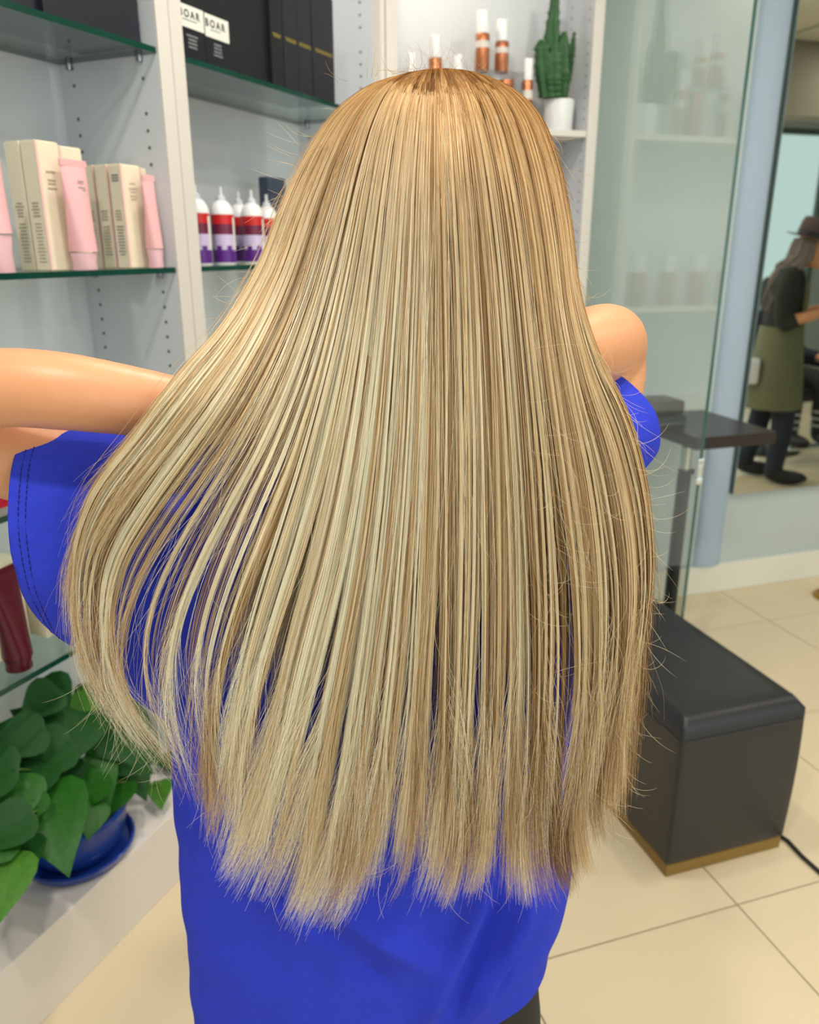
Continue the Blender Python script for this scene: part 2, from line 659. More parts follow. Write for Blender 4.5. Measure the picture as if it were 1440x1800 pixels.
def carton(name, label, cat, a0, a1, b0, depth, z, h, m, group=None, tilt=0.0, edge=None):
    t = thing(name, label, cat, S.w(a0, b0, z), S.ang + tilt, group)
    W = a1 - a0
    body = MB().box(0, W, 0, depth, 0.0005, h - 0.001, 0.0012).build('carton', m, t)
    MB().box(0.002, W - 0.002, 0.002, depth - 0.002, h - 0.001, h + 0.0008).build('top_flap', m, t)
    if edge:
        MB().box(-0.0005, 0.0045, -0.0006, 0.0005, 0.001, h - 0.001).build('edge_stripe', edge, t)
    return t


def print_lines(t, x0, x1, zs, m, y=-0.0006, side=None, hh=0.003):
    mb = MB()
    for z in zs:
        w = (x1 - x0) * random.uniform(0.6, 1.0) * 0.5
        c = (x0 + x1) / 2
        if side is None:
            mb.box(c - w, c + w, y, y + 0.0008, z, z + hh)
        else:
            mb.box(side - 0.0006, side + 0.0003, c - w, c + w, z, z + hh)
    o = mb.build('fine_print', m, t)
    return o


# cream cartons, two tall columns and two short columns
bf = SB + 0.055
cc = 'cream product cartons on the middle shelf'
zt = ZM + T_
a_b0, a_b1 = ps(90, 470, bf), ps(129, 470, bf)
hT = on(S, 63, 246, bf)[1] - zt
dT = 0.036
for k, lab in ((0, 'tall cream carton with dark print on its side, left of the wide pink tube'), (1, 'tall cream carton standing behind another tall one, leftmost of the cartons')):
    t = carton('product_carton', lab, 'carton', a_b0, a_b1, bf + k * (dT + 0.004), dT, zt, hT, 'cream_box', cc, edge='pink_edge' if k == 0 else None)
    print_lines(t, 0.007, dT - 0.007, [0.115 - i * 0.0055 for i in range(5)], 'ink_taupe', side=0.0)
    print_lines(t, 0.006, dT - 0.008, [0.080 - i * 0.006 for i in range(12)], 'ink_taupe', side=0.0, hh=0.0022)
    if k == 0:
        W = a_b1 - a_b0
        print_lines(t, W * 0.32, W * 0.72, [hT - 0.052, hT - 0.066, hT - 0.072, hT - 0.080], 'ink_taupe')
a2 = a_b1 + 0.003
t = carton('product_carton', 'tall cream carton directly behind the wide pink tube', 'carton', a2, a2 + (a_b1 - a_b0) * 1.02, bf + 0.003, dT, zt, hT - 0.004, 'cream_box', cc, edge='pink_edge')

a3, a3b = ps(229, 470, bf), ps(262, 470, bf)
hS = on(S, 219, 289, bf)[1] - zt
dS = 0.031
for k, lab in ((0, 'short cream carton with pale green printed side, left of the narrow pink tube'), (1, 'second short cream carton in the row running back from the narrow pink tube'), (2, 'hindmost short cream carton, touching the wide pink tube in view')):
    t = carton('product_carton', lab, 'carton', a3, a3b, bf + k * (dS + 0.006), dS, zt, hS, 'cream_box', cc, edge='pink_edge')
    print_lines(t, 0.006, dS - 0.006, [hS * 0.55 - i * 0.0055 for i in range(4)], 'ink_taupe', side=0.0)
    print_lines(t, 0.005, dS - 0.006, [hS * 0.40 - i * 0.006 for i in range(10)], 'ink_taupe' if k else 'ink_grey', side=0.0, hh=0.0024)
    if k == 0:
        W = a3b - a3
        print_lines(t, W * 0.35, W * 0.75, [hS - 0.036, hS - 0.046, hS - 0.052, hS - 0.060, hS - 0.066], 'ink_taupe', hh=0.002)
        print_lines(t, 0.005, dS - 0.006, [hS - 0.022 - i * 0.005 for i in range(3)], 'ink_grey', side=0.0)
a4 = a3b + 0.003
carton('product_carton', 'short cream carton directly behind the narrow pink tube, rightmost of the cartons', 'carton', a4, min(ps(302, 470, bf), U1B - 0.040), bf + 0.003, dS, zt, hS - 0.003, 'cream_box', cc, edge='pink_edge')


def squeeze_tube(label, a, b, z, h, w, m_body, m_cap, rz=0.0, group=None, cap_h=0.16):
    """tube standing on its cap: round shoulder below, flat crimped end on top"""
    t = thing('squeeze_tube', label, 'tube', S.w(a, b, z), S.ang + rz, group)
    ch = h * cap_h
    r = w * 0.40
    n = 24
    rings = []
    for i in range(13):
        q = i / 12
        zz = ch + 0.002 + q * (h - ch - 0.012)
        rx = r + (w * 0.5 - r) * q
        ry = r * (1 - q) ** 0.8 * (1 if q < 1 else 0) + 0.0018
        rings.append([(rx * math.cos(2 * math.pi * k / n), ry * math.sin(2 * math.pi * k / n), zz) for k in range(n)])
    MB().loft(rings).build('tube_body', m_body, t, True)
    MB().box(-w * 0.5, w * 0.5, -0.0022, 0.0022, h - 0.012, h, 0.0008).build('crimp', m_body, t)
    MB().lathe([(r * 0.90, 0.0), (r * 0.93, 0.002), (r * 0.86, ch * 0.5), (r * 0.97, ch * 0.92), (r * 0.95, ch)], 24).build('cap', m_cap, t, True)
    return t


pk = 'pink squeeze tubes on the middle shelf'
bt = SB + 0.030
at1 = ps(150, 470, bt)
hp = on(S, 128, 281, bt)[1] - zt
t = squeeze_tube('wide pale pink squeeze tube standing on its cap between tall and short cartons', at1, bt, zt, hp, 0.062, 'pink_tube', 'pink_cap', 0.0, pk)
print_lines(t, -0.006, 0.016, [hp * 0.80, hp * 0.745, hp * 0.72, hp * 0.69], 'ink_taupe', y=-0.0105)
at2 = ps(275, 470, bt)
hp2 = on(S, 262, 308, bt)[1] - zt
squeeze_tube('narrow pale pink squeeze tube standing on its cap before the short cartons', at2, bt, zt, hp2, 0.042, 'pink_tube', 'pink_cap', 0.15, pk, 0.2)
at0 = ps(-2, 470, bt)
squeeze_tube('large pale pink squeeze tube cut off by the left frame edge', at0, bt, zt, on(S, 4, 255, bt)[1] - zt, 0.070, 'pink_tube', 'pink_cap', 0.0, pk, 0.3)

# navy cartons on the upper shelf of the first unit
zu = ZU + T_
nb = 'dark cartons on the upper shelves'
xs = [(-60, 22), (24, 78), (80, 132), (134, 243), (246, 291)]
for i, (x0, x1) in enumerate(xs):
    bb = SB + 0.028 + (0.012 if i in (1, 4) else 0.0)
    y0 = 20 + x0 * 0.30
    lab = ('navy carton cut off by the left frame edge on the upper shelf', 'narrow navy carton set back on the upper shelf, second from left', 'narrow navy carton between the set-back and the widest navy carton',
           'widest navy carton on the upper shelf', 'navy carton beside the shelving panel on the upper shelf')[i]
    t = carton('dark_carton', lab, 'carton', ps(x0, y0, bb), min(ps(x1, y0, bb), U1B - 0.041), bb, 0.16, zu, 0.262, 'navy_box', nb)

# black cartons with white labels, second unit
bb = SB + 0.018
for i, (x0, x1) in enumerate(((318, 361.5), (362.5, 404))):
    a0, a1 = ps(x0, 90, bb), ps(x1, 90, bb)
    W = a1 - a0
    t = carton('labelled_carton', ('black carton with white label, partly behind the shelving panel', 'black carton with white label, beside the plain black cartons')[i], 'carton', a0, a1, bb, 0.15, zu, 0.262, 'black_box', 'black cartons with white labels')
    z0 = on(S, x1, 78 if i else 60, bb)[1] - zu
    z1 = on(S, x1, 40 if i else 22, bb)[1] - zu
    MB().box(0.001, W - 0.001, -0.0012, 0.0004, z0, z1).build('label', 'label_white', t)
    tm = link('lettering', text_mesh('BOAR', W * 0.24, 'ink', bold=0.0004), t)
    tm.rotation_euler = (math.pi / 2, 0, 0)
    tm.location = (W * 0.42, -0.0016, z0 + (z1 - z0) * 0.60)
    print_lines(t, W * 0.12, W * 0.72, [z0 + (z1 - z0) * 0.32], 'ink_grey', y=-0.0016, hh=0.0016)
    print_lines(t, W * 0.26, W * 0.72, [0.044, 0.037, 0.030, 0.023], 'ink_grey', hh=0.0035)
    print_lines(t, W * 0.26, W * 0.72, [0.176, 0.169], 'ink_grey', hh=0.003)
for i, (x0, x1, gold, m_) in enumerate(((406, 441, 0, 'black_box'), (442, 478, 0, 'black_box'), (480, 500, 1, 'black_box'), (502, 526, 1, 'navy_box'), (527, 550, 1, 'navy_box'), (552, 589, 1, 'navy_box'))):
    b2 = SB + 0.02 + (0.010 if i in (1,) else 0.0)
    y0 = 120 + (x0 - 406) * 0.3
    a0, a1 = ps(x0, y0, b2), ps(x1, y0, b2)
    lab = ('plain black carton right of the labelled ones', 'plain black carton slightly set back in the middle of the upper shelf', 'slim black carton with a short gold line',
           'slim navy carton with gold line, third from the end', 'slim navy carton with gold line, second from the end', 'wide navy carton with gold line at the end of the row')[i]
    t = carton('dark_carton', lab, 'carton', a0, a1, b2, 0.15, zu, 0.256 - 0.002 * (i % 2), m_, nb)
    if gold:
        W = a1 - a0
        z0 = on(S, x1, 104 + (x1 - 589) * 0.37, b2)[1] - zu
        print_lines(t, W * 0.05, W * 0.98, [z0, z0 + 0.0045], 'gold_print', hh=0.003)


# red and violet bottles
def pump_bottle(label, a, b, z, h, r):
    t = thing('lotion_bottle', label, 'bottle', S.w(a, b, z), S.ang, 'red and violet bottles')
    hb_ = h * 0.66
    MB().lathe([(r * 0.92, 0), (r, 0.004), (r, hb_), (r * 0.97, hb_ * 1.06), (r * 0.86, hb_ * 1.14), (r * 0.66, hb_ * 1.21), (r * 0.42, hb_ * 1.25)], 28).build('bottle_body', 'white_plastic', t, True)
    MB().lathe([(r * 0.40, hb_ * 1.245), (r * 0.40, hb_ * 1.33), (r * 0.16, hb_ * 1.36), (r * 0.13, h), (r * 0.09, h)], 16).build('nozzle', 'clear_cap', t, True)
    R = r * 1.004
    for z0, z1, m_ in ((0.80, 0.985, 'red_print'), (0.60, 0.80, 'wine_print'), (0.28, 0.60, 'lilac_print'), (0.05, 0.28, 'violet_print')):
        MB().lathe([(R, hb_ * z0), (R, hb_ * z1)], 28, cap=False).build('label_band', m_, t, True)
    # zigzag top of the violet band and white panel on the front
    mb = MB()
    n = 28
    for k in range(n):
        a0, a1 = 2 * math.pi * k / n, 2 * math.pi * (k + 1) / n
        R2 = r * 1.007
        zz = hb_ * (0.28 + (0.10 if (k // 2) % 2 else 0.02))
        mb.add([(R2 * math.cos(a0), R2 * math.sin(a0), hb_ * 0.27), (R2 * math.cos(a1), R2 * math.sin(a1), hb_ * 0.27), (R2 * math.cos(a1), R2 * math.sin(a1), zz), (R2 * math.cos(a0), R2 * math.sin(a0), zz)], [(0, 1, 2, 3)])
    mb.build('label_zigzag', 'violet_print', t)
    R3 = r * 1.012
    mb = MB()
    a_s = [math.radians(-128 + 80 * k / 10 + 40) for k in range(11)]
    vs = [(R3 * math.cos(q), R3 * math.sin(q), hb_ * z_) for z_ in (0.30, 0.93) for q in a_s]
    mb.add(vs, [(k, k + 1, k + 12, k + 11) for k in range(10)])
    mb.build('label_panel', 'label_white', t)
    return t


bz = SB + 0.055
hB = on(S, 448, 335, bz)[1] - zt
rB = 0.0275
for x, y, db, lab in ((353, 462, 0, 'red and violet bottle half hidden by the shelving panel'), (396, 461, 0, 'red and violet bottle in full view, second from the panel'), (448, 461, 0, 'red and violet bottle in the front row nearest the hair'),
                      (426, 463, 0.062, 'red and violet bottle behind, seen between two front bottles'), (474, 460, 0.062, 'red and violet bottle in the back row, against the hair')):
    pump_bottle(lab, ps(x, y, bz + db), bz + db, zt, hB, rB)
a5 = ps(505, 380, SB + 0.13)
t = carton('slate_packet', 'dark slate blue packet leaning behind the red and violet bottles', 'packet', a5 - 0.06, a5 + 0.03, SB + 0.15, 0.03, zt, on(S, 480, 312, SB + 0.15)[1] - zt, 'slate_pack')
print_lines(t, 0.01, 0.05, [0.165, 0.155, 0.145], 'ink_grey', hh=0.004)

# lower shelves: red pack, burgundy tube, cream cartons
zl1, zl2 = ZL1 + T_, ZL2 + T_
ar = ps(14, 898, SB + 0.04)
carton('red_packet', 'red packet on the glass shelf beside the blue sleeve', 'packet', ar - 0.05, ar + 0.022, SB + 0.045, 0.05, zl1, 0.062, 'red_pack')
ab = ps(38, 1175, SB + 0.04)
t = squeeze_tube('burgundy squeeze tube standing on its cap, below the blue sleeve', ab, SB + 0.045, zl2, on(S, 20, 992, SB + 0.045)[1] - zl2, 0.066, 'burgundy', 'burgundy', 0.1, 'burgundy tubes', 0.12)
squeeze_tube('small burgundy squeeze tube half behind the sleeve, near the shelf end', ps(128, 1150, SB + 0.06), SB + 0.07, zl2, 0.10, 0.04, 'burgundy', 'burgundy', 0.1, 'burgundy tubes', 0.12)
ac = ps(8, 1180, SB + 0.10)
h1 = on(S, 8, 962, SB + 0.10)[1] - zl2
lc = 'cream cartons on the lower shelf'
t = carton('product_carton', 'cream carton behind the burgundy tube at the left frame edge', 'carton', ac - 0.08, ac - 0.002, SB + 0.095, 0.06, zl2, h1, 'cream_box', lc)
t = carton('product_carton', 'lower cream carton between burgundy tube and blue sleeve', 'carton', ac + 0.006, ac + 0.085, SB + 0.12, 0.06, zl2, h1 - 0.035, 'cream_box', lc)
t = carton('product_carton', 'short cream carton under the sleeve on the lower shelf', 'carton', ac + 0.10, ac + 0.165, SB + 0.09, 0.06, zl2, 0.105, 'cream_box', lc)

# ---------------------------------------------------------------- display unit on the back wall
UA0, UA1 = 0.745, 1.469
u3 = thing('display_unit', 'white display unit with cactus and copper bottles, above the head', 'shelving', B.w(UA0, BU), B.ang)
W = UA1 - UA0
for x in (0, W - 0.036):
    MB().box(x, x + 0.036, 0.004, 0.2, 0, 2.6, 0.0015).build('side_panel', 'laminate', u3)
    MB().box(x, x + 0.036, 0, 0.004, 0, 2.6).build('edge_band', 'laminate_edge', u3)
MB().box(0.036, W - 0.036, 0.186, 0.2, 0, 2.6).build('back_panel', 'laminate', u3)
MB().box(0, W, 0, 0.2, 2.6, 2.64).build('top_panel', 'laminate', u3)
zs3 = on(B, 1000, 228, BU)[1]
MB().box(0.037, W - 0.037, 0.004, 0.184, zs3 - 0.020, zs3, 0.002).build('shelf_board', 'laminate_edge', u3)
MB().box(0.037, W - 0.037, 0.004, 0.184, 1.27, 1.29, 0.002).build('shelf_board', 'laminate_edge', u3)
MB().box(0.037, W - 0.037, 0.004, 0.184, 0.90, 0.92, 0.002).build('shelf_board', 'laminate_edge', u3)
peg_holes(u3, W - 0.036, -1, (0.03, 0.15), 0.5, 2.5)
# small warm puck lamp in the unit's top left
pl = thing('puck_lamp', 'small warm puck lamp high in the display unit', 'lamp', B.w(0.86, BU + 0.10, 2.6), B.ang)
MB().lathe([(0.03, 0), (0.03, -0.012), (0.001, -0.014)], 20).build('lens', 'lamp_glow', pl, True)
l = bpy.data.lights.new('puck', 'SPOT')
l.energy = 5
l.color = (1.0, 0.80, 0.52)
l.spot_size = math.radians(120)
l.spot_blend = 0.8
l.shadow_soft_size = 0.03
o = link('puck_bulb', l, pl)
o.location = (0, 0, -0.03)


def pb(x, y, b):
    return on(B, x, y, b)


def copper_bottle(label, x, ytop, ybot, b, r, zbase=None):
    a, ztop = pb(x, ytop, b)
    z = zbase if zbase is not None else pb(x, ybot, b)[1]
    h = ztop - z
    t = thing('spray_bottle', label, 'bottle', B.w(a, b, z), B.ang, 'copper bottles with white caps')
    k = min(0.40, 0.062 / h)
    MB().lathe([(r * 0.95, 0), (r, 0.003), (r, h * (1 - k) - 0.003), (r * 0.9, h * (1 - k))], 24).build('bottle_body', 'copper', t, True)
    MB().lathe([(r * 0.88, h * (1 - k) + 0.0005), (r * 0.9, h * 0.985), (r * 0.82, h)], 24).build('cap', 'white_plastic', t, True)
    MB().lathe([(r * 1.005, h * (1 - k) * 0.62), (r * 1.005, h * (1 - k) * 0.80)], 24, cap=False).build('label_band', 'laminate_edge', t, True)
    return t


bb3 = BU + 0.075
zr = pb(860, 128, bb3)[1]                  # top of the acrylic riser
ar0, ar1 = pb(842, 128, bb3)[0] - 0.02, pb(905, 135, bb3)[0] + 0.012
rs = thing('display_riser', 'clear acrylic riser carrying two copper bottles', 'riser', B.w(ar0, BU + 0.03, zs3), B.ang)
hr = zr - zs3
MB().box(0, ar1 - ar0, 0, 0.09, hr - 0.006, hr).build('riser_top', 'acrylic', rs)
MB().box(0, 0.005, 0, 0.09, 0, hr - 0.006).build('riser_leg', 'acrylic', rs)
MB().box(ar1 - ar0 - 0.005, ar1 - ar0, 0, 0.09, 0, hr - 0.006).build('riser_leg', 'acrylic', rs)
copper_bottle('taller copper bottle with white cap on the clear riser', 850, 20, 125, bb3, 0.0225, zr)
copper_bottle('shorter copper bottle with white cap on the riser, nearer the cactus', 884, 36, 128, bb3, 0.0225, zr)
copper_bottle('copper bottle with white cap rising behind the crown of the head', 766, 63, 200, bb3, 0.0215, zs3)
copper_bottle('copper bottle with white cap standing beside the cactus', 929, 104, 215, bb3 - 0.02, 0.0185, zs3)
copper_bottle('bottle showing only a small white cap, leftmost in the display unit', 723, 94, 200, bb3 + 0.03, 0.0165, zs3)
copper_bottle('bottle showing only its white cap, between crown of hair and riser', 806, 97, 200, bb3 + 0.03, 0.0165, zs3)
for k in range(4):
    a_ = UA0 + 0.20 + k * 0.13
    t = thing('spray_bottle', 'copper bottle faintly reflected in the glass from the lower display shelf, ' + ('fourth from the glass', 'third from the glass', 'second from the glass', 'nearest the glass')[k], 'bottle', B.w(a_, bb3, 1.29), B.ang, 'copper bottles on the lower display shelf')
    MB().lathe([(0.030, 0), (0.031, 0.003), (0.031, 0.115), (0.028, 0.12)], 24).build('bottle_body', 'copper', t, True)
    MB().lathe([(0.026, 0.1205), (0.027, 0.175), (0.024, 0.18)], 24).build('cap', 'white_plastic', t, True)
aj, zj = pb(893, 134, bb3 - 0.02)
t = thing('copper_jar', 'short copper jar under the clear riser', 'jar', B.w(aj, bb3 - 0.005, zs3), B.ang)
MB().lathe([(0.024, 0), (0.026, 0.003), (0.026, zj - zs3 - 0.034), (0.024, zj - zs3 - 0.03)], 24).build('jar_body', 'copper', t, True)
MB().lathe([(0.0255, zj - zs3 - 0.03), (0.0265, zj - zs3 - 0.012), (0.025, zj - zs3 - 0.010)], 24).build('lid', 'copper', t, True)

# cactus in white pot
bc = BU + 0.075
ac_, _ = pb(981, 220, bc)
zpt = pb(981, 172, bc - 0.045)[1]
ct = thing('potted_cactus', 'tall green columnar cactus in a glossy white pot', 'cactus', B.w(ac_, bc, zs3), B.ang)
ph = zpt - zs3
rp = 0.050
MB().lathe([(rp * 0.86, 0), (rp * 0.92, 0.004), (rp, ph - 0.003), (rp, ph), (rp * 0.92, ph), (rp * 0.90, ph - 0.012), (0.001, ph - 0.012)], 32).build('pot', 'ceramic', ct, True)
MB().lathe([(rp * 0.90, ph - 0.011), (rp * 0.5, ph - 0.008), (0.001, ph - 0.006)], 24).build('soil', 'soil', ct, True)


def cactus_column(pts, rads, ribs=5):
    n = ribs * 4
    pts = [Vector(p) for p in pts]
    rings, tips = [], []
    M = 26
    for i in range(M):
        q = i / (M - 1) * (len(pts) - 1)
        k = min(int(q), len(pts) - 2)
        fq = q - k
        p = pts[k].lerp(pts[k + 1], fq)
        r = rads[k] + (rads[k + 1] - rads[k]) * fq
        r *= 1 + 0.10 * math.sin(i * 2.4) + random.uniform(-0.06, 0.06)
        ring = []
        for j in range(n):
            an = 2 * math.pi * j / n
            rr = r * (1.0 if j % 4 == 0 else 0.62 if j % 4 == 2 else 0.78)
            ring.append((p.x + rr * math.cos(an), p.y + rr * math.sin(an), p.z))
            if j % 4 == 0 and i % 2 == 0:
                tips.append((p + Vector((rr * math.cos(an), rr * math.sin(an), 0)), an))
        rings.append(ring)
    o = MB().loft(rings).build('cactus_column', 'cactus', ct, True)
    sp = MB()
    for p, an in tips:
        d = Vector((math.cos(an), math.sin(an), 0.25)) * 0.007
        s = Vector((-math.sin(an), math.cos(an), 0)) * 0.0016
        sp.add([p + s, p - s, p + Vector((0, 0, 0.003)), p + d], [(0, 1, 3), (1, 2, 3), (2, 0, 3)])
    sp.build('spines', 'cactus_rib', o)['kind'] = 'stuff'


def cl(x, y, db=0.0):                       # local point of the cactus
    a, z = pb(x, y, bc + db)
    return (a - ac_, db, z - zs3)


cactus_column([cl(972, 172), cl(970, 110), cl(972, 50), cl(976, 0), cl(978, -30)], [0.036, 0.036, 0.026, 0.015, 0.011])
cactus_column([cl(962, 172, -0.02), cl(957, 130, -0.022), cl(954, 82, -0.02), cl(952, 70, -0.02)], [0.026, 0.032, 0.026, 0.006])
cactus_column([cl(985, 172, -0.02), cl(988, 130, -0.022), cl(990, 75, -0.02), cl(992, 56, -0.02)], [0.026, 0.031, 0.020, 0.006])
cactus_column([cl(975, 172, -0.028), cl(972, 140, -0.03), cl(974, 95, -0.03), cl(974, 80, -0.03)], [0.026, 0.033, 0.028, 0.006])
cactus_column([cl(985, 172, 0.0), cl(996, 140, 0.0), cl(1004, 95, 0.0), cl(1010, 56, 0.0)], [0.014, 0.017, 0.014, 0.004], 4)

# ---------------------------------------------------------------- glass partition, mirror, styling ledge
GA = 1.522
GB0 = 1.93
gp = thing('glass_partition', 'tall clear glass partition beside the display unit', 'partition', B.w(GA, GB0), B.ang)
D = BW - 0.016 - GB0
mb = MB()
for x in (0, 0.010):
    mb.add([(x, 0, 0.012), (x, D, 0.012), (x, D, 2.7), (x, 0, 2.7)], [(0, 1, 2, 3)])
mb.build('pane', 'partition_glass', gp)
MB().box(0, 0.010, -0.0008, 0.0008, 0.012, 2.7).build('front_edge', 'partition_edge', gp)
MB().box(-0.01, 0.02, -0.002, 0.10, 0.0, 0.03, 0.002).build('floor_clamp', 'black_metal', gp)
zc = 0.86
for z in (zc - 0.03, zc + 0.03):
    MB().box(-0.007, 0.017, -0.006, 0.016, z - 0.010, z + 0.010, 0.003).build('edge_clip', 'chrome', gp)
MB().box(-0.004, 0.014, -0.004, 0.012, zc - 0.02, zc + 0.02, 0.002).build('hinge_pin', 'chrome', gp)

MA0, MA1 = 2.362, 3.9
mr = thing('wall_mirror', 'tall wall mirror reflecting a person in a brimmed hat', 'mirror', B.w(MA0, BW - 0.03, 0.467), B.ang)
MB().box(0.001, MA1 - MA0 - 0.001, 0.006, 0.03, 0.001, 2.199).build('mirror_backing', 'frame_grey', mr)
MB().box(0.002, MA1 - MA0 - 0.002, 0.0, 0.006, 0.002, 2.198).build('mirror_pane', 'mirror_silver', mr)
# rounded blue-grey pilaster left of the mirror
pil = MB()
rings = []
for z in (0.137, 2.95):
    ring = []
    for k in range(9):
        q = math.pi * k / 8
        ring.append((MA0 - 0.075 - 0.07 * math.cos(q), BW - 0.001 - 0.028 * math.sin(q), z))
    rings.append(ring)
pil.loft(rings)
struct('trim_4', pil, 'wall_blue', B, smooth=True)

# styling ledge on a post
zl = 0.87
la, lb = onz(B, 1226, 770, zl)
le = thing('styling_ledge', 'dark wooden styling ledge on a chrome and black post, behind the glass', 'ledge', B.w(la, lb), B.ang)
LW = pb(1366, 762, lb)[0] - la
MB().box(0, LW, 0, min(0.42, BW - lb - 0.04), zl - 0.045, zl, 0.002).build('ledge_board', 'dark_wood', le)
MB().lathe([(0.019, zl - 0.13), (0.019, zl - 0.045)], 20, (-0.0 + 0.01, 0.06, 0), cap=False).build('post_upper', 'chrome', le, True)
MB().lathe([(0.024, 0.02), (0.024, zl - 0.13), (0.019, zl - 0.125)], 20, (0.01, 0.06, 0)).build('post_lower', 'black_metal', le, True)
MB().lathe([(0.006, 0), (0.009, 0.004), (0.009, 0.016), (0.004, 0.02)], 12, (0.045, 0.06, zl - 0.15)).build('clamp_knob', 'black_plastic', le, True)
MB().lathe([(0.14, 0.0), (0.14, 0.008), (0.10, 0.02), (0.03, 0.025)], 32, (0.01, 0.06, 0)).build('foot_plate', 'black_metal', le, True)
# folded black case lying on the ledge
a0, b0_ = onz(B, 1205, 752, zl)
cs = thing('black_case', 'dark soft case with rounded lid lying on the styling ledge', 'case', B.w(a0 - 0.23, b0_ - 0.02, zl), B.ang)
MB().box(0, 0.22, 0, 0.15, 0.0, 0.05, 0.012).build('case_body', 'black_plastic', cs, True)
MB().box(0.004, 0.216, 0.01, 0.145, 0.05, 0.105, 0.018).build('lid', 'black_plastic', cs, True)
MB().box(0.0, 0.22, -0.003, 0.0, 0.022, 0.028).build('zip', 'steel', cs)

# ---------------------------------------------------------------- bench, cable, stand base
ba0, bb0 = 1.094, 1.329
BWID, BLEN, BH = 0.356, 0.86, 0.452
bn = thing('bench', 'black leather upholstered bench on a brass plinth', 'bench', B.w(ba0, bb0), B.ang)
o = MB().box(0.004, BWID - 0.004, 0.004, BLEN - 0.004, 0.0, 0.036, 0.003).build('base_plinth', 'brass_paint', bn)
bm = bmesh.new()
bmesh.ops.create_cube(bm, size=1)
bmesh.ops.subdivide_edges(bm, edges=bm.edges[:], cuts=13, use_grid_fill=True)
for v in bm.verts:
    x, y, z = v.co.x + .5, v.co.y + .5, v.co.z + .5
    px = x * BWID
    py = y * BLEN
    pz = 0.037 + z * (BH - 0.037)
    # soft rounded edges and a slightly crowned, slightly slack upholstery
    def rnd(p, L, R=0.022):
        d = min(p, L - p)
        return d
    dx, dy, dz = min(px, BWID - px), min(py, BLEN - py), BH - pz
    R = 0.02
    if z > 0.9 and dz < R:
        ins = R - math.sqrt(max(0, R * R - (R - dz) ** 2))
        if dx < 1e-5: px += ins if px < BWID / 2 else -ins
        if dy < 1e-5: py += ins if py < BLEN / 2 else -ins
    if dz < 1e-5:
        pz += 0.010 * (1 - (2 * x - 1) ** 4) * (1 - (2 * y - 1) ** 8) - 0.004
    bul = math.sin(math.pi * z) * 0.004
    if dx < 1e-5: px += -bul if px < BWID / 2 else bul
    if dy < 1e-5: py += -bul if py < BLEN / 2 else bul
    v.co = (px, py, pz)
me = bpy.data.meshes.new('upholstery')
bm.to_mesh(me)
bm.free()
me.materials.append(MATS['leather'])
uo = link('upholstery', me, bn)
bv = uo.modifiers.new('bevel', 'BEVEL')
bv.width = 0.014
bv.segments = 4
bv.limit_method = 'ANGLE'
bv.angle_limit = math.radians(40)
me.polygons.foreach_set('use_smooth', [True] * len(me.polygons))
MB().tube([(-0.002, y, BH - 0.055 + 0.002 * math.sin(y * 40)) for y in np.linspace(0.01, BLEN - 0.01, 20)], 0.0022, 6).build('seam', 'leather', bn, True)
MB().tube([(x, -0.003, BH - 0.055) for x in np.linspace(0.01, BWID - 0.01, 12)], 0.0022, 6).build('seam', 'leather', bn, True)

pts = [(*onz(B, x, y, 0.006), 0.006) for x, y in ((1350, 1455), (1385, 1478), (1410, 1505), (1440, 1532), (1500, 1580), (1580, 1640))]
o = MB().tube([B.w(*p) for p in pts], 0.0055, 8).build('floor_cable', 'black_plastic', None, True)
tag(o, 'black cable running over the cream tiles from the bench', 'cable')

a, b = onz(B, 1462, 1050, 0.0)
st = thing('stand_base', 'round brass-rimmed base of a stand at the right frame edge', 'stand', B.w(a, b), B.ang)
MB().lathe([(0.075, 0.0), (0.078, 0.006), (0.074, 0.014), (0.060, 0.016), (0.056, 0.010)], 36).build('base_rim', 'brass', st, True)
MB().lathe([(0.057, 0.004), (0.030, 0.012), (0.012, 0.016)], 30).build('base_plate', 'white_plastic', st, True)
MB().lathe([(0.008, 0.012), (0.008, 0.35), (0.002, 0.352)], 14).build('pole', 'brass', st, True)

# ---------------------------------------------------------------- trailing pothos in blue pot
zd = PL
pa, pbb = onz(S, 158, 1546, zd)
rsa = 0.125
pbb += rsa * 0.72
pa += rsa * 0.45
pp = thing('potted_pothos', 'leafy green pothos in a glossy blue pot on the plinth', 'plant', S.w(pa, pbb, zd), S.ang)
MB().lathe([(0.095, 0.0), (0.115, 0.006), (0.125, 0.026), (0.120, 0.028), (0.110, 0.012), (0.001, 0.010)], 40).build('saucer', 'pot_blue', pp, True)
MB().lathe([(0.085, 0.013), (0.090, 0.016), (0.108, 0.060), (0.117, 0.115), (0.121, 0.120), (0.119, 0.126), (0.110, 0.124), (0.106, 0.108), (0.001, 0.106)], 40).build('pot', 'pot_blue', pp, True)
MB().lathe([(0.1065, 0.109), (0.06, 0.115), (0.001, 0.118)], 30).build('soil', 'soil', pp, True)


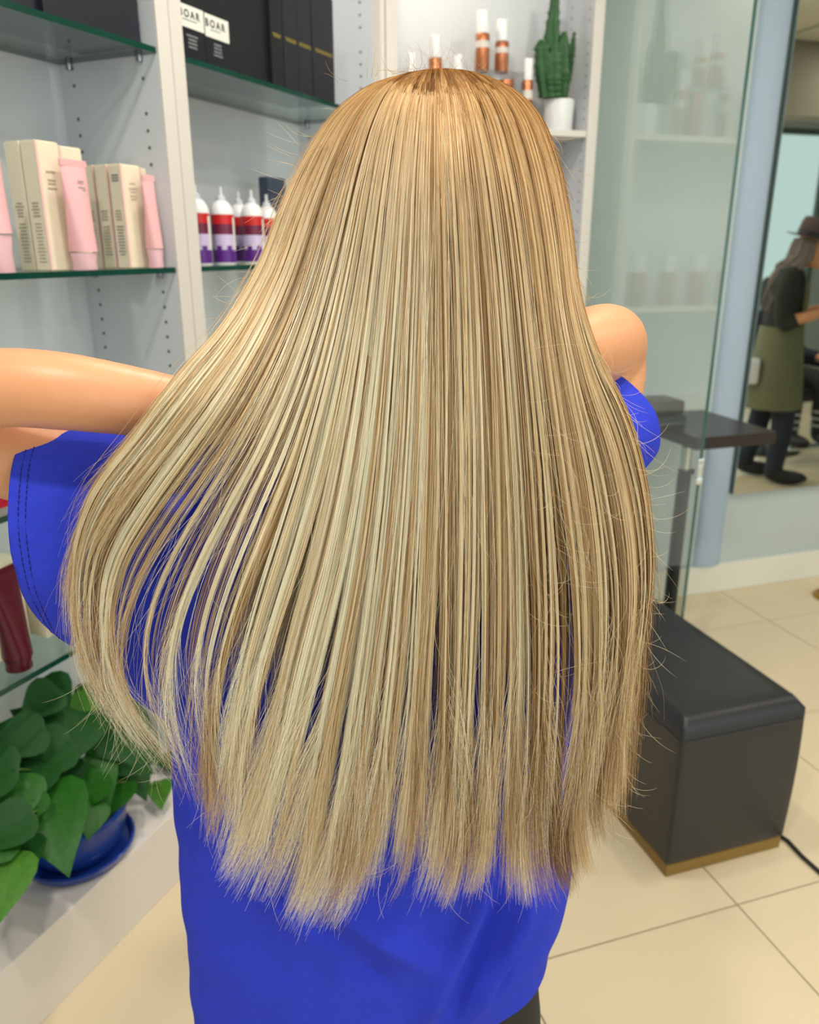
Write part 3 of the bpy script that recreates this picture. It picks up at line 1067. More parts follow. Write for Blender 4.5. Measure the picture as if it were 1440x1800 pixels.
def leaf_mesh(m):
    """heart-shaped leaf, stalk at the origin, tip along +X, face up, folded along the midrib"""
    prof = [(-0.10, 0.0), (-0.12, 0.16), (-0.06, 0.32), (0.08, 0.43), (0.26, 0.43), (0.45, 0.36), (0.64, 0.25), (0.82, 0.12), (1.0, 0.0)]
    mid = [(0.0, 0), (0.02, 0), (0.06, 0), (0.15, 0), (0.30, 0), (0.47, 0), (0.65, 0), (0.83, 0), (1.0, 0)]
    mb = MB()

    def zz(x, y):
        return 0.16 * abs(y) - 0.16 * x * x + 0.02
    for s in (1, -1):
        vs = []
        for (x, y), (mx, _) in zip(prof, mid):
            vs += [(mx, 0, zz(mx, 0)), ((x + mx) / 2, s * y / 2, zz((x + mx) / 2, y / 2) + 0.02), (x, s * y, zz(x, y))]
        fs = []
        for i in range(len(prof) - 1):
            for k in range(2):
                q = (i * 3 + k, i * 3 + k + 1, i * 3 + k + 4, i * 3 + k + 3)
                fs.append(q if s > 0 else q[::-1])
        mb.add(vs, fs)
    me = bpy.data.meshes.new('leaf')
    me.from_pydata(mb.v, [], mb.f)
    bm = bmesh.new(); bm.from_mesh(me)
    bmesh.ops.remove_doubles(bm, verts=bm.verts[:], dist=1e-4)
    bmesh.ops.recalc_face_normals(bm, faces=bm.faces[:])
    bm.to_mesh(me); bm.free()
    me.materials.append(MATS[m])
    me.polygons.foreach_set('use_smooth', [True] * len(me.polygons))
    return me


LEAF = {k: leaf_mesh(k) for k in ('leaf_dark', 'leaf_mid', 'leaf_light')}
pot_inv = Matrix.Translation(Vector(S.w(pa, pbb, zd))) @ Matrix.Rotation(S.ang, 4, 'Z')
pot_inv.invert()
CAMP = Vector((0, 0, CAM_H))
# x, y of the leaf's middle in the photograph, length in px, direction of the tip in degrees (0 right, 90 down), depth offset, tone
LV = [(70, 1235, 62, 130, .03, 0), (95, 1228, 70, 60, .05, 0), (30, 1300, 75, 150, .00, 0), (10, 1290, 60, 180, .04, 0), (55, 1262, 60, 200, .06, 0),
      (120, 1300, 95, 100, -.03, 0), (75, 1330, 85, 140, -.02, 0), (150, 1245, 55, 20, .06, 2), (165, 1222, 50, 330, .08, 1), (195, 1300, 95, 40, -.04, 0),
      (215, 1330, 90, 15, -.05, 0), (240, 1275, 60, 20, .02, 0), (170, 1375, 80, 60, -.06, 1), (145, 1395, 75, 120, -.06, 1), (95, 1450, 130, 65, -.10, 1),
      (205, 1400, 55, 110, -.07, 1), (160, 1440, 50, 95, -.09, 1), (282, 1395, 44, 75, -.06, 2), (240, 1370, 60, 60, -.05, 0), (20, 1390, 80, 200, -.05, 1),
      (40, 1420, 60, 120, -.06, 1), (30, 1520, 85, 80, -.11, 0), (0, 1560, 90, 85, -.13, 2), (5, 1460, 80, 140, -.09, 0), (205, 1250, 48, 350, .07, 0),
      (225, 1235, 45, 30, .08, 1), (300, 1340, 40, 60, .02, 0), (110, 1370, 60, 90, -.03, 0), (260, 1320, 55, 40, -.01, 0), (55, 1380, 70, 100, -.05, 0),
      (185, 1340, 60, 150, .0, 0), (-30, 1360, 90, 170, -.02, 0), (-25, 1480, 80, 160, -.07, 1), (135, 1262, 60, 250, .07, 0)]
b_mid = pbb
for x, y, L, dirn, db, tone in LV:
    b = max(SB + 0.02 if y < 1300 else 0, b_mid + db - 0.02)
    if y > 1400:
        b = b_mid + db - 0.04
    a, z = on(S, x, y, b)
    P = Vector(S.w(a, b, z))
    t_d = (P - CAMP).length
    Lm = L / FPX * t_d * 1.08
    view = (CAMP - P).normalized()
    right = Vector((1, 0, 0))
    upv = view.cross(right).normalized()
    upv = -upv if upv.z < 0 else upv
    an = math.radians(dirn)
    tip = (right * math.cos(an) - upv * math.sin(an)).normalized()
    nrm = (view * 0.75 + Vector((0, 0, 0.65)) + Vector((random.uniform(-.35, .35), random.uniform(-.35, .35), 0))).normalized()
    tip = (tip - nrm * tip.dot(nrm)).normalized()
    side = nrm.cross(tip)
    M = Matrix((tip, side, nrm)).transposed().to_4x4()
    base = P - tip * Lm * 0.42
    M = Matrix.Translation(base) @ M @ Matrix.Diagonal((Lm, Lm * random.uniform(0.95, 1.15), Lm, 1))
    o = link('leaf', LEAF[('leaf_dark', 'leaf_mid', 'leaf_light')[tone]], pp)
    o.matrix_local = pot_inv @ M
    root = Vector((random.uniform(-.05, .05), random.uniform(-.05, .05), 0.112))
    e = pot_inv @ base
    mid_ = (root + e) / 2 + Vector((0, 0, 0.05 if e.z > 0.05 else 0.12))
    pts = []
    for k in range(8):
        q = k / 7
        pts.append(root * (1 - q) ** 2 + mid_ * 2 * q * (1 - q) + e * q * q)
    MB().tube(pts, 0.0022, 5).build('stem', 'stem_green', pp, True)

# ---------------------------------------------------------------- the person with the long blonde hair
person = thing('person', 'person seen from behind with long straight blonde hair and blue T-shirt, arms raised', 'person', (0.0, 0.77, 0.0))
PB = Vector((0.0, 0.77, 0.0))


def L(x, y, Y):                             # local to the person
    return at(x, y, Y) - PB


def shift(mb):
    mb.v = [(v[0] - PB.x, v[1] - PB.y, v[2] - PB.z) for v in mb.v]
    return mb


def ring_row(py, lx, rx, Yc, dep, n=48, front=1.0, ex=2.3):
    """horizontal torso ring whose sides fall on the given outline"""
    pl_, pr_ = at(lx, py, Yc), at(rx, py, Yc)
    c = (pl_ + pr_) / 2
    hx = (pr_.x - pl_.x) / 2
    out = []
    for k in range(n):
        q = 2 * math.pi * k / n
        cx, sy = math.cos(q), math.sin(q)
        sx = math.copysign(abs(cx) ** (2 / ex), cx)
        ss = math.copysign(abs(sy) ** (2 / ex), sy)
        out.append((c.x + hx * sx, Yc + dep * ss * (front if sy > 0 else 1), c.z))
    return out


TORSO = [(560, 600, 850, .775, .050), (610, 500, 930, .775, .065), (660, 400, 985, .775, .078), (720, 330, 1022, .775, .090), (800, 285, 1050, .77, .098), (900, 268, 1062, .77, .104),
         (1000, 268, 1062, .77, .107), (1100, 275, 1052, .77, .108), (1200, 290, 1040, .77, .108), (1300, 306, 1025, .77, .108), (1400, 312, 1012, .77, .108), (1480, 317, 1004, .77, .110),
         (1540, 321, 998, .77, .112), (1600, 326, 984, .77, .112), (1650, 332, 962, .77, .110), (1710, 339, 948, .77, .110), (1760, 345, 945, .77, .112), (1800, 352, 950, .77, .114)]
torso_rings = [ring_row(*r) for r in TORSO]


def arm_rings(path, ry_list, rz_list, n=28, lean=None):
    """tube of upright ellipses for a wide sleeve"""
    rings = []
    path = [Vector(p) for p in path]
    for i, p in enumerate(path):
        d = (path[min(i + 1, len(path) - 1)] - path[max(i - 1, 0)]).normalized()
        s = d.cross(Vector((0, 0, 1))).normalized()
        u = s.cross(d).normalized()
        if lean:
            u = Vector((lean, 0, 1)).normalized()
            s = Vector((0, 1, 0))
        rings.append([p + s * (ry_list[i] * math.cos(2 * math.pi * k / n)) + u * (rz_list[i] * math.sin(2 * math.pi * k / n)) for k in range(n)])
    return rings


def pxh(npx, Y, y):                          # half size in metres of a pixel span seen at depth Y
    return npx / FPX * Y / ray(720, y)[1]


SL_PATH = [at(430, 1070, .765), at(330, 1048, .76), at(240, 1008, .755), at(165, 972, .75), at(110, 944, .745), at(66, 928, .742)]
SL_RY = [.085, .080, .078, .076, .074, .072]
SL_RZ = [pxh(h, .75, 950) for h in (300, 292, 258, 222, 190, 168)]
SR_PATH = [at(940, 830, .79), at(1000, 790, .80), at(1044, 760, .815), at(1084, 730, .838)]
SR_RY = [.075, .070, .066, .062]
SR_RZ = [pxh(h, .8, 770) for h in (130, 118, 106, 96)]

mb = MB()
mb.loft(torso_rings)
lr = arm_rings(SL_PATH, SL_RY, SL_RZ, lean=-0.02)
rr_ = arm_rings(SR_PATH, SR_RY, SR_RZ)
mb.loft(lr)
mb.loft(rr_)
me = fuse(shift(mb), 't_shirt', 'shirt', 0.0055, 10)
# folds, then open the hem, cuffs and neck and give the cloth thickness
co = np.empty(len(me.vertices) * 3)
me.vertices.foreach_get('co', co)
co = co.reshape(-1, 3)
no = np.empty(len(me.vertices) * 3)
me.vertices.foreach_get('normal', no)
no = no.reshape(-1, 3)
X, Yv, Z = co[:, 0], co[:, 1], co[:, 2]


def fold(p0, p1, w, amp):
    """a soft ridge along a line on the back (x, z)"""
    p0, p1 = np.array(p0), np.array(p1)
    d = p1 - p0
    Ln = np.linalg.norm(d)
    d = d / Ln
    q = np.stack([X, Z], 1) - p0
    s = q @ d
    n = q @ np.array([-d[1], d[0]])
    env = smoothstep(-0.02, 0.08 * Ln + 0.02, s) * (1 - smoothstep(Ln * 0.75, Ln + 0.03, s))
    return amp * np.exp(-(n / w) ** 2) * env


def bx(x, y, Y=0.665):
    p = at(x, y, Y) - PB
    return (p.x, p.z)


disp = np.zeros(len(X))
disp += fold(bx(400, 1440), bx(760, 1700), 0.016, 0.0096)
disp -= fold(bx(380, 1490), bx(700, 1740), 0.014, 0.0080)
disp += fold(bx(430, 1560), bx(640, 1690), 0.012, 0.0064)
disp += fold(bx(860, 1560), bx(740, 1800), 0.012, 0.0096)
disp -= fold(bx(890, 1570), bx(790, 1800), 0.010, 0.0080)
disp += fold(bx(935, 1590), bx(830, 1800), 0.010, 0.0096)
disp += fold(bx(985, 1480), bx(890, 1720), 0.012, 0.0112)
disp -= fold(bx(955, 1560), bx(880, 1760), 0.008, 0.0080)
disp += fold(bx(400, 1290), bx(430, 1440), 0.012, 0.008)
disp -= fold(bx(370, 1330), bx(420, 1470), 0.012, 0.0096)
disp += fold(bx(330, 1000), bx(400, 1350), 0.018, 0.006)
disp += fold(bx(200, 800), bx(330, 1060), 0.014, 0.0080)
disp -= fold(bx(230, 800), bx(300, 900), 0.012, 0.0096)
disp += fold(bx(130, 840), bx(190, 1000), 0.014, 0.004)
disp *= 1.6
disp += 0.0022 * np.sin(X * 38 + Z * 17) * np.sin(Z * 29 - X * 11) + 0.0012 * np.sin(X * 90 - Z * 60) * np.sin(Z * 41 + X * 23)
co += no * (disp * (no[:, 1] < 0.2))[:, None]
me.vertices.foreach_set('co', co.ravel())
bm = bmesh.new()
bm.from_mesh(me)
zh = at(640, 1800, .77).z
cl_ = Vector(SL_PATH[-1]) - PB
ld = (Vector(SL_PATH[-1]) - Vector(SL_PATH[-2])).normalized()
cr_ = Vector(SR_PATH[-1]) - PB
rd = (Vector(SR_PATH[-1]) - Vector(SR_PATH[-2])).normalized()
zn = at(720, 560, .77).z
def cut(point, normal, test):
    """open the cloth: cut along a plane and drop what lies beyond it"""
    fs = [f for f in bm.faces if test(f.calc_center_median())]
    geom = list({e for f in fs for e in f.edges}) + list({v for f in fs for v in f.verts}) + fs
    bmesh.ops.bisect_plane(bm, geom=geom, dist=1e-5, plane_co=point, plane_no=normal, clear_outer=True)


ln_ = Vector((-1, 0, -0.02)).normalized()
h1_, h2_, h3_ = (at(948, 1655, .77) - PB, at(815, 1862, .66) - PB, at(346, 1762, .77) - PB)
hn = (h2_ - h1_).cross(h3_ - h1_).normalized()
hn = -hn if hn.z > 0 else hn
cut(h1_, hn, lambda c: c.z < h1_.z + 0.05)
cut(cl_ - ln_ * 0.008, ln_, lambda c: c.x < -0.18)
cut(cr_ - rd * 0.010, rd, lambda c: c.x > 0.12)
cut(Vector((0, 0, zn - 0.010)), Vector((0, 0, 1)), lambda c: c.z > zn - 0.1)
bm.to_mesh(me)
bm.free()
shirt = link('t_shirt', me, person)
shirt['label'] = 'royal blue cotton T-shirt'
sm = shirt.modifiers.new('thickness', 'SOLIDIFY')
sm.thickness = 0.0022
sm.offset = -1
# double row of stitches around the left sleeve opening, hem seam
def ring_pt(rings_, path_t, k, grow):
    i = int(path_t)
    fq = path_t - i
    a_, b_ = rings_[i], rings_[min(i + 1, len(rings_) - 1)]
    n = len(a_)
    p = Vector(a_[k % n]).lerp(Vector(b_[k % n]), fq)
    return p


def stitch_row(rings_, path_t, centre_path, name, r=0.0007):
    i = int(path_t)
    c = Vector(centre_path[i]).lerp(Vector(centre_path[min(i + 1, len(centre_path) - 1)]), path_t - i)
    bvh_mesh = None
    pts = []
    for k in range(29):
        p = ring_pt(rings_, path_t, k, 0)
        d = (p - c).normalized()
        hit, loc, nrm, _ = shirt.ray_cast(c + d * 0.6 - PB, -d)
        pts.append((loc + d * 0.0003) if hit else p - PB)
    mb = MB()
    for k in range(28):
        for q in range(4):
            a0_, a1_ = q / 4, q / 4 + 0.17
            mb.tube([pts[k].lerp(pts[k + 1], a0_), pts[k].lerp(pts[k + 1], a1_)], r, 4)
    mb.build(name, 'stitch', shirt)


bpy.context.view_layer.update()
shirt.data.update()
stitch_row(lr, 3.95, SL_PATH, 'stitching')
stitch_row(lr, 4.22, SL_PATH, 'stitching')

# ---- body: one continuous surface
mb = MB()
mb.loft([ring_row(py, lx + 40, rx - 40, Yc, dep - 0.016, 28) for py, lx, rx, Yc, dep in TORSO[2:]] + [ring_row(1860, 370, 930, .775, .10, 28), ring_row(1990, 375, 925, .775, .10, 28)])
HC = at(765, 330, .79)                        # middle of the skull
HC.z = at(765, 128, .79).z - 0.108 - 0.016
mb.ellipsoid(HC, (0.078, 0.095, 0.108))
mb.ellipsoid(HC + Vector((0, 0.045, -0.065)), (0.056, 0.060, 0.062))            # jaw
mb.ellipsoid(HC + Vector((0, 0.100, -0.028)), (0.012, 0.020, 0.024))            # nose
mb.ellipsoid(HC + Vector((0, 0.095, -0.110)), (0.020, 0.018, 0.016))            # chin
mb.ellipsoid(HC + Vector((0, 0.098, -0.068)), (0.024, 0.012, 0.0112))            # lips
for s in (-1, 1):
    mb.ellipsoid(HC + Vector((s * 0.078, 0.005, -0.02)), (0.010, 0.020, 0.032))  # ears
    mb.ellipsoid(HC + Vector((s * 0.032, 0.080, 0.012)), (0.018, 0.014, 0.008))  # brows
mb.tube([HC + Vector((0, -0.005, -0.06)), HC + Vector((0, -0.008, -0.14)), HC + Vector((-0.005, -0.006, -0.22))], [0.056, 0.054, 0.066], 18)


def limb(pts, rads, n=18):
    """smooth tapered limb through the joints"""
    pts = [Vector(p) for p in pts]
    P2, R2 = [], []
    for i in range(len(pts) - 1):
        p0 = pts[max(i - 1, 0)]; p1 = pts[i]; p2 = pts[i + 1]; p3 = pts[min(i + 2, len(pts) - 1)]
        for k in range(6):
            q = k / 6
            P2.append(0.5 * (2 * p1 + (p2 - p0) * q + (2 * p0 - 5 * p1 + 4 * p2 - p3) * q * q + (3 * p1 - p0 - 3 * p2 + p3) * q ** 3))
            R2.append(rads[i] + (rads[i + 1] - rads[i]) * q)
    P2.append(pts[-1]); R2.append(rads[-1])
    mb.tube(P2, R2, n)
    mb.ellipsoid(P2[0], (R2[0],) * 3, n=14, mth=8)
    mb.ellipsoid(P2[-1], (R2[-1],) * 3, n=14, mth=8)


# left arm: upper arm out of the sleeve, elbow beyond the frame, forearm back to the neck
limb([at(400, 830, .775), at(250, 850, .765), at(100, 822, .75), at(-10, 796, .742)], [0.050, 0.046, 0.043, 0.041])
limb([at(-10, 796, .742), at(-90, 775, .735), at(-170, 742, .725)], [0.041, 0.040, 0.037])
limb([at(-170, 740, .725), at(-90, 700, .705), at(0, 682, .692), at(110, 688, .692), at(230, 705, .702), at(330, 722, .712), at(440, 745, .722)], [0.036, 0.0375, 0.0348, 0.0345, 0.0315, 0.0285, 0.0235])
# right arm: elbow out to the right, forearm back behind the hair
limb([at(960, 780, .79), at(1022, 745, .81), at(1060, 695, .85), at(1076, 640, .89)], [0.050, 0.045, 0.041, 0.038])
limb([at(1076, 625, .89), at(1070, 603, .845), at(1040, 610, .80), at(990, 625, .755), at(930, 650, .735)], [0.036, 0.0395, 0.040, 0.034, 0.026])


def hand(wrist, fwd, out, s):
    """palm and five bent fingers; fwd points along the hand, out away from the palm's face"""
    fwd = fwd.normalized()
    side = fwd.cross(out).normalized()
    out = side.cross(fwd).normalized()
    mb.tube([wrist, wrist + fwd * 0.03, wrist + fwd * 0.07, wrist + fwd * 0.088], [0.022, 0.030, 0.036, 0.030], 16, flat=0.45)
    for k, (o_, ln) in enumerate(((-0.027, 0.070), (-0.009, 0.080), (0.009, 0.076), (0.026, 0.060))):
        b_ = wrist + fwd * 0.080 + side * o_
        mb.tube([b_, b_ + fwd * ln * .45 + out * 0.004, b_ + fwd * ln * .75 - out * 0.008, b_ + fwd * ln * .92 - out * 0.024], [0.0092, 0.0088, 0.0080, 0.0065], 10)
    b_ = wrist + fwd * 0.025 - side * s * 0.026
    mb.tube([b_, b_ + fwd * 0.03 - side * s * 0.022, b_ + fwd * 0.060 - side * s * 0.026 - out * 0.010], [0.011, 0.0098, 0.0075], 10)


hand(at(440, 745, .722), at(600, 730, .735) - at(440, 745, .722), Vector((0, -1, 0)), 1)
hand(at(930, 650, .735), at(800, 690, .72) - at(930, 650, .735), Vector((0, -1, 0)), -1)
# legs and feet
hip_l, hip_r = at(530, 1900, .78), at(770, 1900, .78)
for hp_, s in ((hip_l, -1), (hip_r, 1)):
    x = hp_.x
    limb([hp_, Vector((x, .775, 0.46)), Vector((x + s * 0.004, .79, 0.27)), Vector((x + s * 0.005, .80, 0.09))], [0.078, 0.056, 0.050, 0.036])
    mb.ellipsoid((x + s * 0.008, .85, 0.04), (0.042, 0.115, 0.034))
body = link('body', fuse(shift(mb), 'body', 'skin', 0.005, 8), person)

# ---- trousers and shoes
mb = MB()
mb.loft([ring_row(py, lx, rx, .775, d_, 32) for py, lx, rx, d_ in ((1600, 390, 930, .090), (1690, 372, 944, .098), (1760, 364, 950, .100), (1840, 358, 952, .104), (1960, 360, 950, .104), (2060, 370, 940, .10))])
for hp_, s in ((hip_l, -1), (hip_r, 1)):
    x = hp_.x
    mb.tube([hp_ + Vector((0, 0, 0.03)), Vector((x, .775, 0.46)), Vector((x + s * 0.004, .79, 0.27)), Vector((x + s * 0.005, .80, 0.07))], [0.092, 0.074, 0.068, 0.066], 24)
tr = link('trousers', fuse(shift(mb), 'trousers', 'trousers', 0.008, 8), person)
for hp_, s in ((hip_l, -1), (hip_r, 1)):
    x = hp_.x + s * 0.008
    mb = MB()
    mb.ellipsoid((x, .85, 0.045), (0.05, 0.135, 0.044)).ellipsoid((x, .80, 0.07), (0.046, 0.06, 0.05))
    mb.v = [(v[0], v[1], max(v[2], 0.012)) for v in mb.v]
    sh = link('shoe', fuse(shift(mb), 'shoe', 'shoe_dark', 0.007, 4), person)
    mb = MB()
    mb.loft([[(x + 0.052 * math.cos(q), .845 + 0.14 * math.sin(q), z) for q in np.linspace(0, 2 * math.pi, 25)[:-1]] for z in (0.0, 0.014)])
    shift(mb).build('sole', 'black_plastic', sh)

# ---- hair: guide paths read from the outline, strands gathered into locks
GUIDES = [
    [(705, 131), (655, 148), (598, 190), (548, 255), (500, 350), (455, 465), (392, 570), (318, 655), (232, 765), (158, 862), (126, 960), (124, 1060), (146, 1160), (200, 1250), (270, 1330)],
    [(712, 129), (668, 148), (618, 195), (575, 270), (535, 370), (495, 485), (440, 600), (372, 705), (300, 800), (232, 890), (180, 980), (165, 1080), (180, 1180), (225, 1265), (290, 1345)],
    [(718, 127), (680, 147), (640, 200), (603, 290), (568, 400), (530, 520), (480, 640), (425, 745), (365, 840), (305, 930), (255, 1020), (228, 1110), (228, 1200), (262, 1280), (320, 1350)],
    [(724, 126), (690, 147), (655, 205), (625, 300), (596, 420), (562, 550), (522, 675), (476, 790), (428, 890), (385, 985), (352, 1080), (335, 1180), (345, 1280), (372, 1370), (395, 1450)],
    [(730, 125), (702, 147), (674, 210), (650, 310), (628, 440), (602, 575), (572, 705), (540, 830), (505, 945), (470, 1050), (440, 1150), (418, 1250), (405, 1345), (402, 1420), (398, 1475)],
    [(738, 124), (716, 147), (694, 215), (676, 320), (660, 450), (642, 595), (622, 735), (598, 870), (570, 995), (540, 1105), (512, 1215), (488, 1325), (468, 1425), (450, 1495), (425, 1545)],
    [(748, 122), (734, 147), (719, 215), (707, 325), (698, 460), (687, 610), (675, 760), (660, 900), (643, 1030), (625, 1145), (605, 1260), (586, 1370), (568, 1470), (552, 1545), (530, 1610)],
    [(759, 121), (753, 147), (747, 220), (742, 330), (739, 470), (735, 620), (730, 770), (722, 915), (712, 1050), (702, 1170), (690, 1285), (678, 1395), (664, 1485), (650, 1550), (620, 1600)],
    [(771, 120), (773, 147), (776, 220), (780, 330), (784, 470), (787, 620), (788, 770), (787, 915), (784, 1050), (780, 1170), (776, 1285), (772, 1395), (768, 1480), (762, 1535), (745, 1580)],
    [(783, 120), (794, 147), (806, 218), (817, 328), (827, 465), (834, 615), (839, 765), (841, 910), (841, 1045), (839, 1165), (836, 1280), (832, 1390), (828, 1475), (822, 1530), (808, 1570)],
    [(795, 121), (813, 147), (833, 215), (851, 322), (866, 455), (878, 605), (887, 755), (893, 900), (896, 1035), (896, 1155), (893, 1270), (889, 1380), (885, 1470), (882, 1530), (878, 1575)],
    [(808, 122), (833, 147), (861, 208), (886, 312), (905, 440), (921, 590), (935, 740), (946, 885), (953, 1020), (956, 1140), (954, 1260), (950, 1370), (946, 1460), (950, 1525), (965, 1575)],
    [(822, 124), (855, 147), (889, 200), (918, 298), (940, 425), (957, 565), (977, 715), (997, 860), (1011, 995), (1016, 1120), (1013, 1240), (1003, 1350), (992, 1440), (990, 1500), (1000, 1550)],
    [(836, 127), (876, 149), (914, 197), (946, 290), (969, 412), (986, 548), (1012, 690), (1044, 830), (1065, 965), (1072, 1090), (1068, 1205), (1056, 1310), (1045, 1390), (1040, 1445), (1050, 1490)],
    [(848, 131), (892, 153), (934, 200), (967, 290), (990, 408), (1005, 535), (1036, 660), (1080, 785), (1110, 915), (1120, 1035), (1113, 1145), (1098, 1250), (1083, 1340), (1075, 1400), (1078, 1440)],
    [(858, 134), (903, 156), (948, 202), (982, 285), (1004, 395), (1019, 515), (1052, 625), (1103, 735), (1136, 860), (1148, 985), (1140, 1090), (1122, 1195), (1102, 1290), (1088, 1360), (1080, 1410)],
]
NG = len(GUIDES)
NP = 24


def resample(pts, n):
    p = np.array(pts, float)
    d = np.concatenate([[0], np.cumsum(np.linalg.norm(np.diff(p, axis=0), axis=1))])
    d /= d[-1]
    # Catmull-Rom through the guide points
    t = np.linspace(0, 1, n)
    out = np.zeros((n, 2))
    for i, q in enumerate(t):
        k = min(np.searchsorted(d, q, side='right') - 1, len(p) - 2)
        f_ = (q - d[k]) / (d[k + 1] - d[k])
        p0, p1, p2, p3 = p[max(k - 1, 0)], p[k], p[k + 1], p[min(k + 2, len(p) - 1)]
        out[i] = 0.5 * (2 * p1 + (p2 - p0) * f_ + (2 * p0 - 5 * p1 + 4 * p2 - p3) * f_ ** 2 + (3 * p1 - p0 - 3 * p2 + p3) * f_ ** 3)
    return out


FINE = 120
GR = np.stack([resample(g_, FINE) for g_ in GUIDES])          # guide, along, xy


def guide_xy(s, t):
    """s in 0..1 across, t in 0..1 along (arrays) -> photo position of the hair surface"""
    s = np.clip(s, -0.02, 1.02) * (NG - 1)
    k = np.clip(s.astype(int), 0, NG - 2)
    f_ = (s - k)[..., None]
    tt = np.clip(t, 0, 1) * (FINE - 1)
    j = np.clip(tt.astype(int), 0, FINE - 2)
    h = (tt - j)[..., None]
    a_ = GR[k, j] * (1 - h) + GR[k, j + 1] * h
    b_ = GR[k + 1, j] * (1 - h) + GR[k + 1, j + 1] * h
    return a_ * (1 - f_) + b_ * f_


YC = np.array([(100, .80), (121, .79), (128, .765), (145, .742), (170, .722), (210, .703), (260, .690), (320, .680), (400, .672), (500, .665), (650, .655), (800, .646), (1000, .641), (1300, .636), (1500, .632), (1700, .628)])
SIDE = np.array([(100, .0), (130, .015), (160, .05), (220, .08), (300, .092), (400, .085), (500, .060), (600, .035), (700, .018), (900, .02), (1200, .03), (1700, .03)])


def depth(s, y):
    c = np.interp(y, YC[:, 0], YC[:, 1])
    sd = np.interp(y, SIDE[:, 0], SIDE[:, 1])
    q = np.abs((s - 0.52) / 0.52)
    # on the left the fan lies in front of the raised forearm
    dip = np.interp(y, [520, 640, 720, 850, 1000], [0, .020, .026, .018, 0]) * smoothstep(.45, .95, (0.52 - s) / 0.52)
    return c + sd * q ** 2.4 - dip


def to_world(xy, Yd):
    u = (xy[..., 0] - 720) / FPX
    v = (xy[..., 1] - 900) / FPX
    c, s = math.cos(PITCH), math.sin(PITCH)
    ry = c - s * v
    t = Yd / ry
    return np.stack([u * t - PB.x, Yd - PB.y, CAM_H - (c * v + s) * t - PB.z], -1)


STR_XYZ, STR_RAD, STR_TONE = [], [], []


_e = [0.0]
while _e[-1] < 1.0:
    _e.append(_e[-1] + RNG.choice([.032, .045, .06, .08]))
TRESS = np.array(_e)                          # edges of the broad tresses the hair falls into


def lock(s0, w, layer, tone, n, t_end, spread_tip=0.7, thick=0.006, flick=(0, 0), t_start=0.0, wob=0.0012, rad=0.00021, tone_var=0.13, fall=0.30):
    """one lock of n strands about guide position s0"""
    u = RNG.uniform(-1, 1, n)
    dd = RNG.uniform(0, 1, n) ** 0.7
    te = np.clip(t_end + RNG.normal(0, 0.022, n) - 0.10 * RNG.random(n) ** 4, 0.15, 1.0)
    q = np.linspace(0, 1, NP)[None, :]
    t = t_start + (te[:, None] - t_start) * q
    gather = 1.15 + (spread_tip - 1.15) * smoothstep(0.30, 0.92, t)
    wander = RNG.normal(0, 1, (n, 1)) * wob * smoothstep(0.1, 1.0, t) + RNG.normal(0, 1, (n, 1)) * wob * 1.2 * np.sin(t * RNG.uniform(4, 11, (n, 1)) + RNG.uniform(0, 6, (n, 1)))
    s = s0 + w * u[:, None] * gather + wander * 0.6
    # the lengths part into tresses with gaps between them
    k_ = np.clip(np.searchsorted(TRESS, s0) - 1, 0, len(TRESS) - 2)
    cm, hw_ = (TRESS[k_] + TRESS[k_ + 1]) / 2, (TRESS[k_ + 1] - TRESS[k_]) / 2
    s = cm + (s - cm) * (1 - fall * smoothstep(0.42, 0.92, t))
    rise = 0.006 * np.sqrt(np.clip(1 - ((s - cm) / hw_) ** 2, 0, 1)) * smoothstep(0.35, 0.8, t) * (fall > 0)
    xy = guide_xy(s, t)
    tipf = smoothstep(0.86, 1.0, q)
    sp = RNG.normal(0, 1, (n, 2))
    xy = xy.copy()
    xy[..., 0] += tipf * (flick[0] + sp[:, :1] * 9) + u[:, None] * tipf * 5
    xy[..., 1] += tipf * (flick[1] + sp[:, 1:] * 9)
    bulge = np.sqrt(np.clip(1 - u ** 2, 0, 1))[:, None] * thick * smoothstep(0.0, 1.0, (t - RNG.uniform(0, .12, (n, 1))) / 0.36)
    Yd = depth(s, xy[..., 1]) + layer * smoothstep(0.0, 0.2, t) - bulge * dd[:, None] - rise
    # tips lift a little from the cloth
    Yd = Yd - tipf * RNG.uniform(-0.004, 0.012, (n, 1))
    STR_XYZ.append(to_world(xy, Yd))
    prof = np.interp(np.linspace(0, 1, NP), [0, 0.1, 0.8, 1.0], [0.8, 1, 0.9, 0.25])
    STR_RAD.append((rad * RNG.uniform(0.7, 1.25, n))[:, None] * prof[None, :])
    STR_TONE.append(np.clip(tone + RNG.normal(0, tone_var, n), 0, 1))


def base_tone(s):
    # mild own tone plus painted-in light: palest left of the middle, ashier towards the right
    return float(np.interp(s, [0, .12, .22, .30, .38, .46, .55, .63, .72, .82, .92, 1], [.58, .62, .66, .72, .80, .68, .56, .56, .47, .40, .42, .36]))


# deep covering layer, its tone lowered to paint in shade behind the locks
NL = 150
for i in range(NL):
    s0 = (i + 0.5) / NL
    if 0.10 < s0 < 0.235:
        nst, te = (8, RNG.uniform(.40, .60)) if i % 3 else (3, RNG.uniform(.6, .9))
    else:
        nst, te = 62, RNG.uniform(.56, .84)
    lock(s0, 0.6 / NL * 1.7, 0.012, base_tone(s0) - 0.12 + RNG.normal(0, .08), nst, te, 1.0, 0.003, fall=0.0)
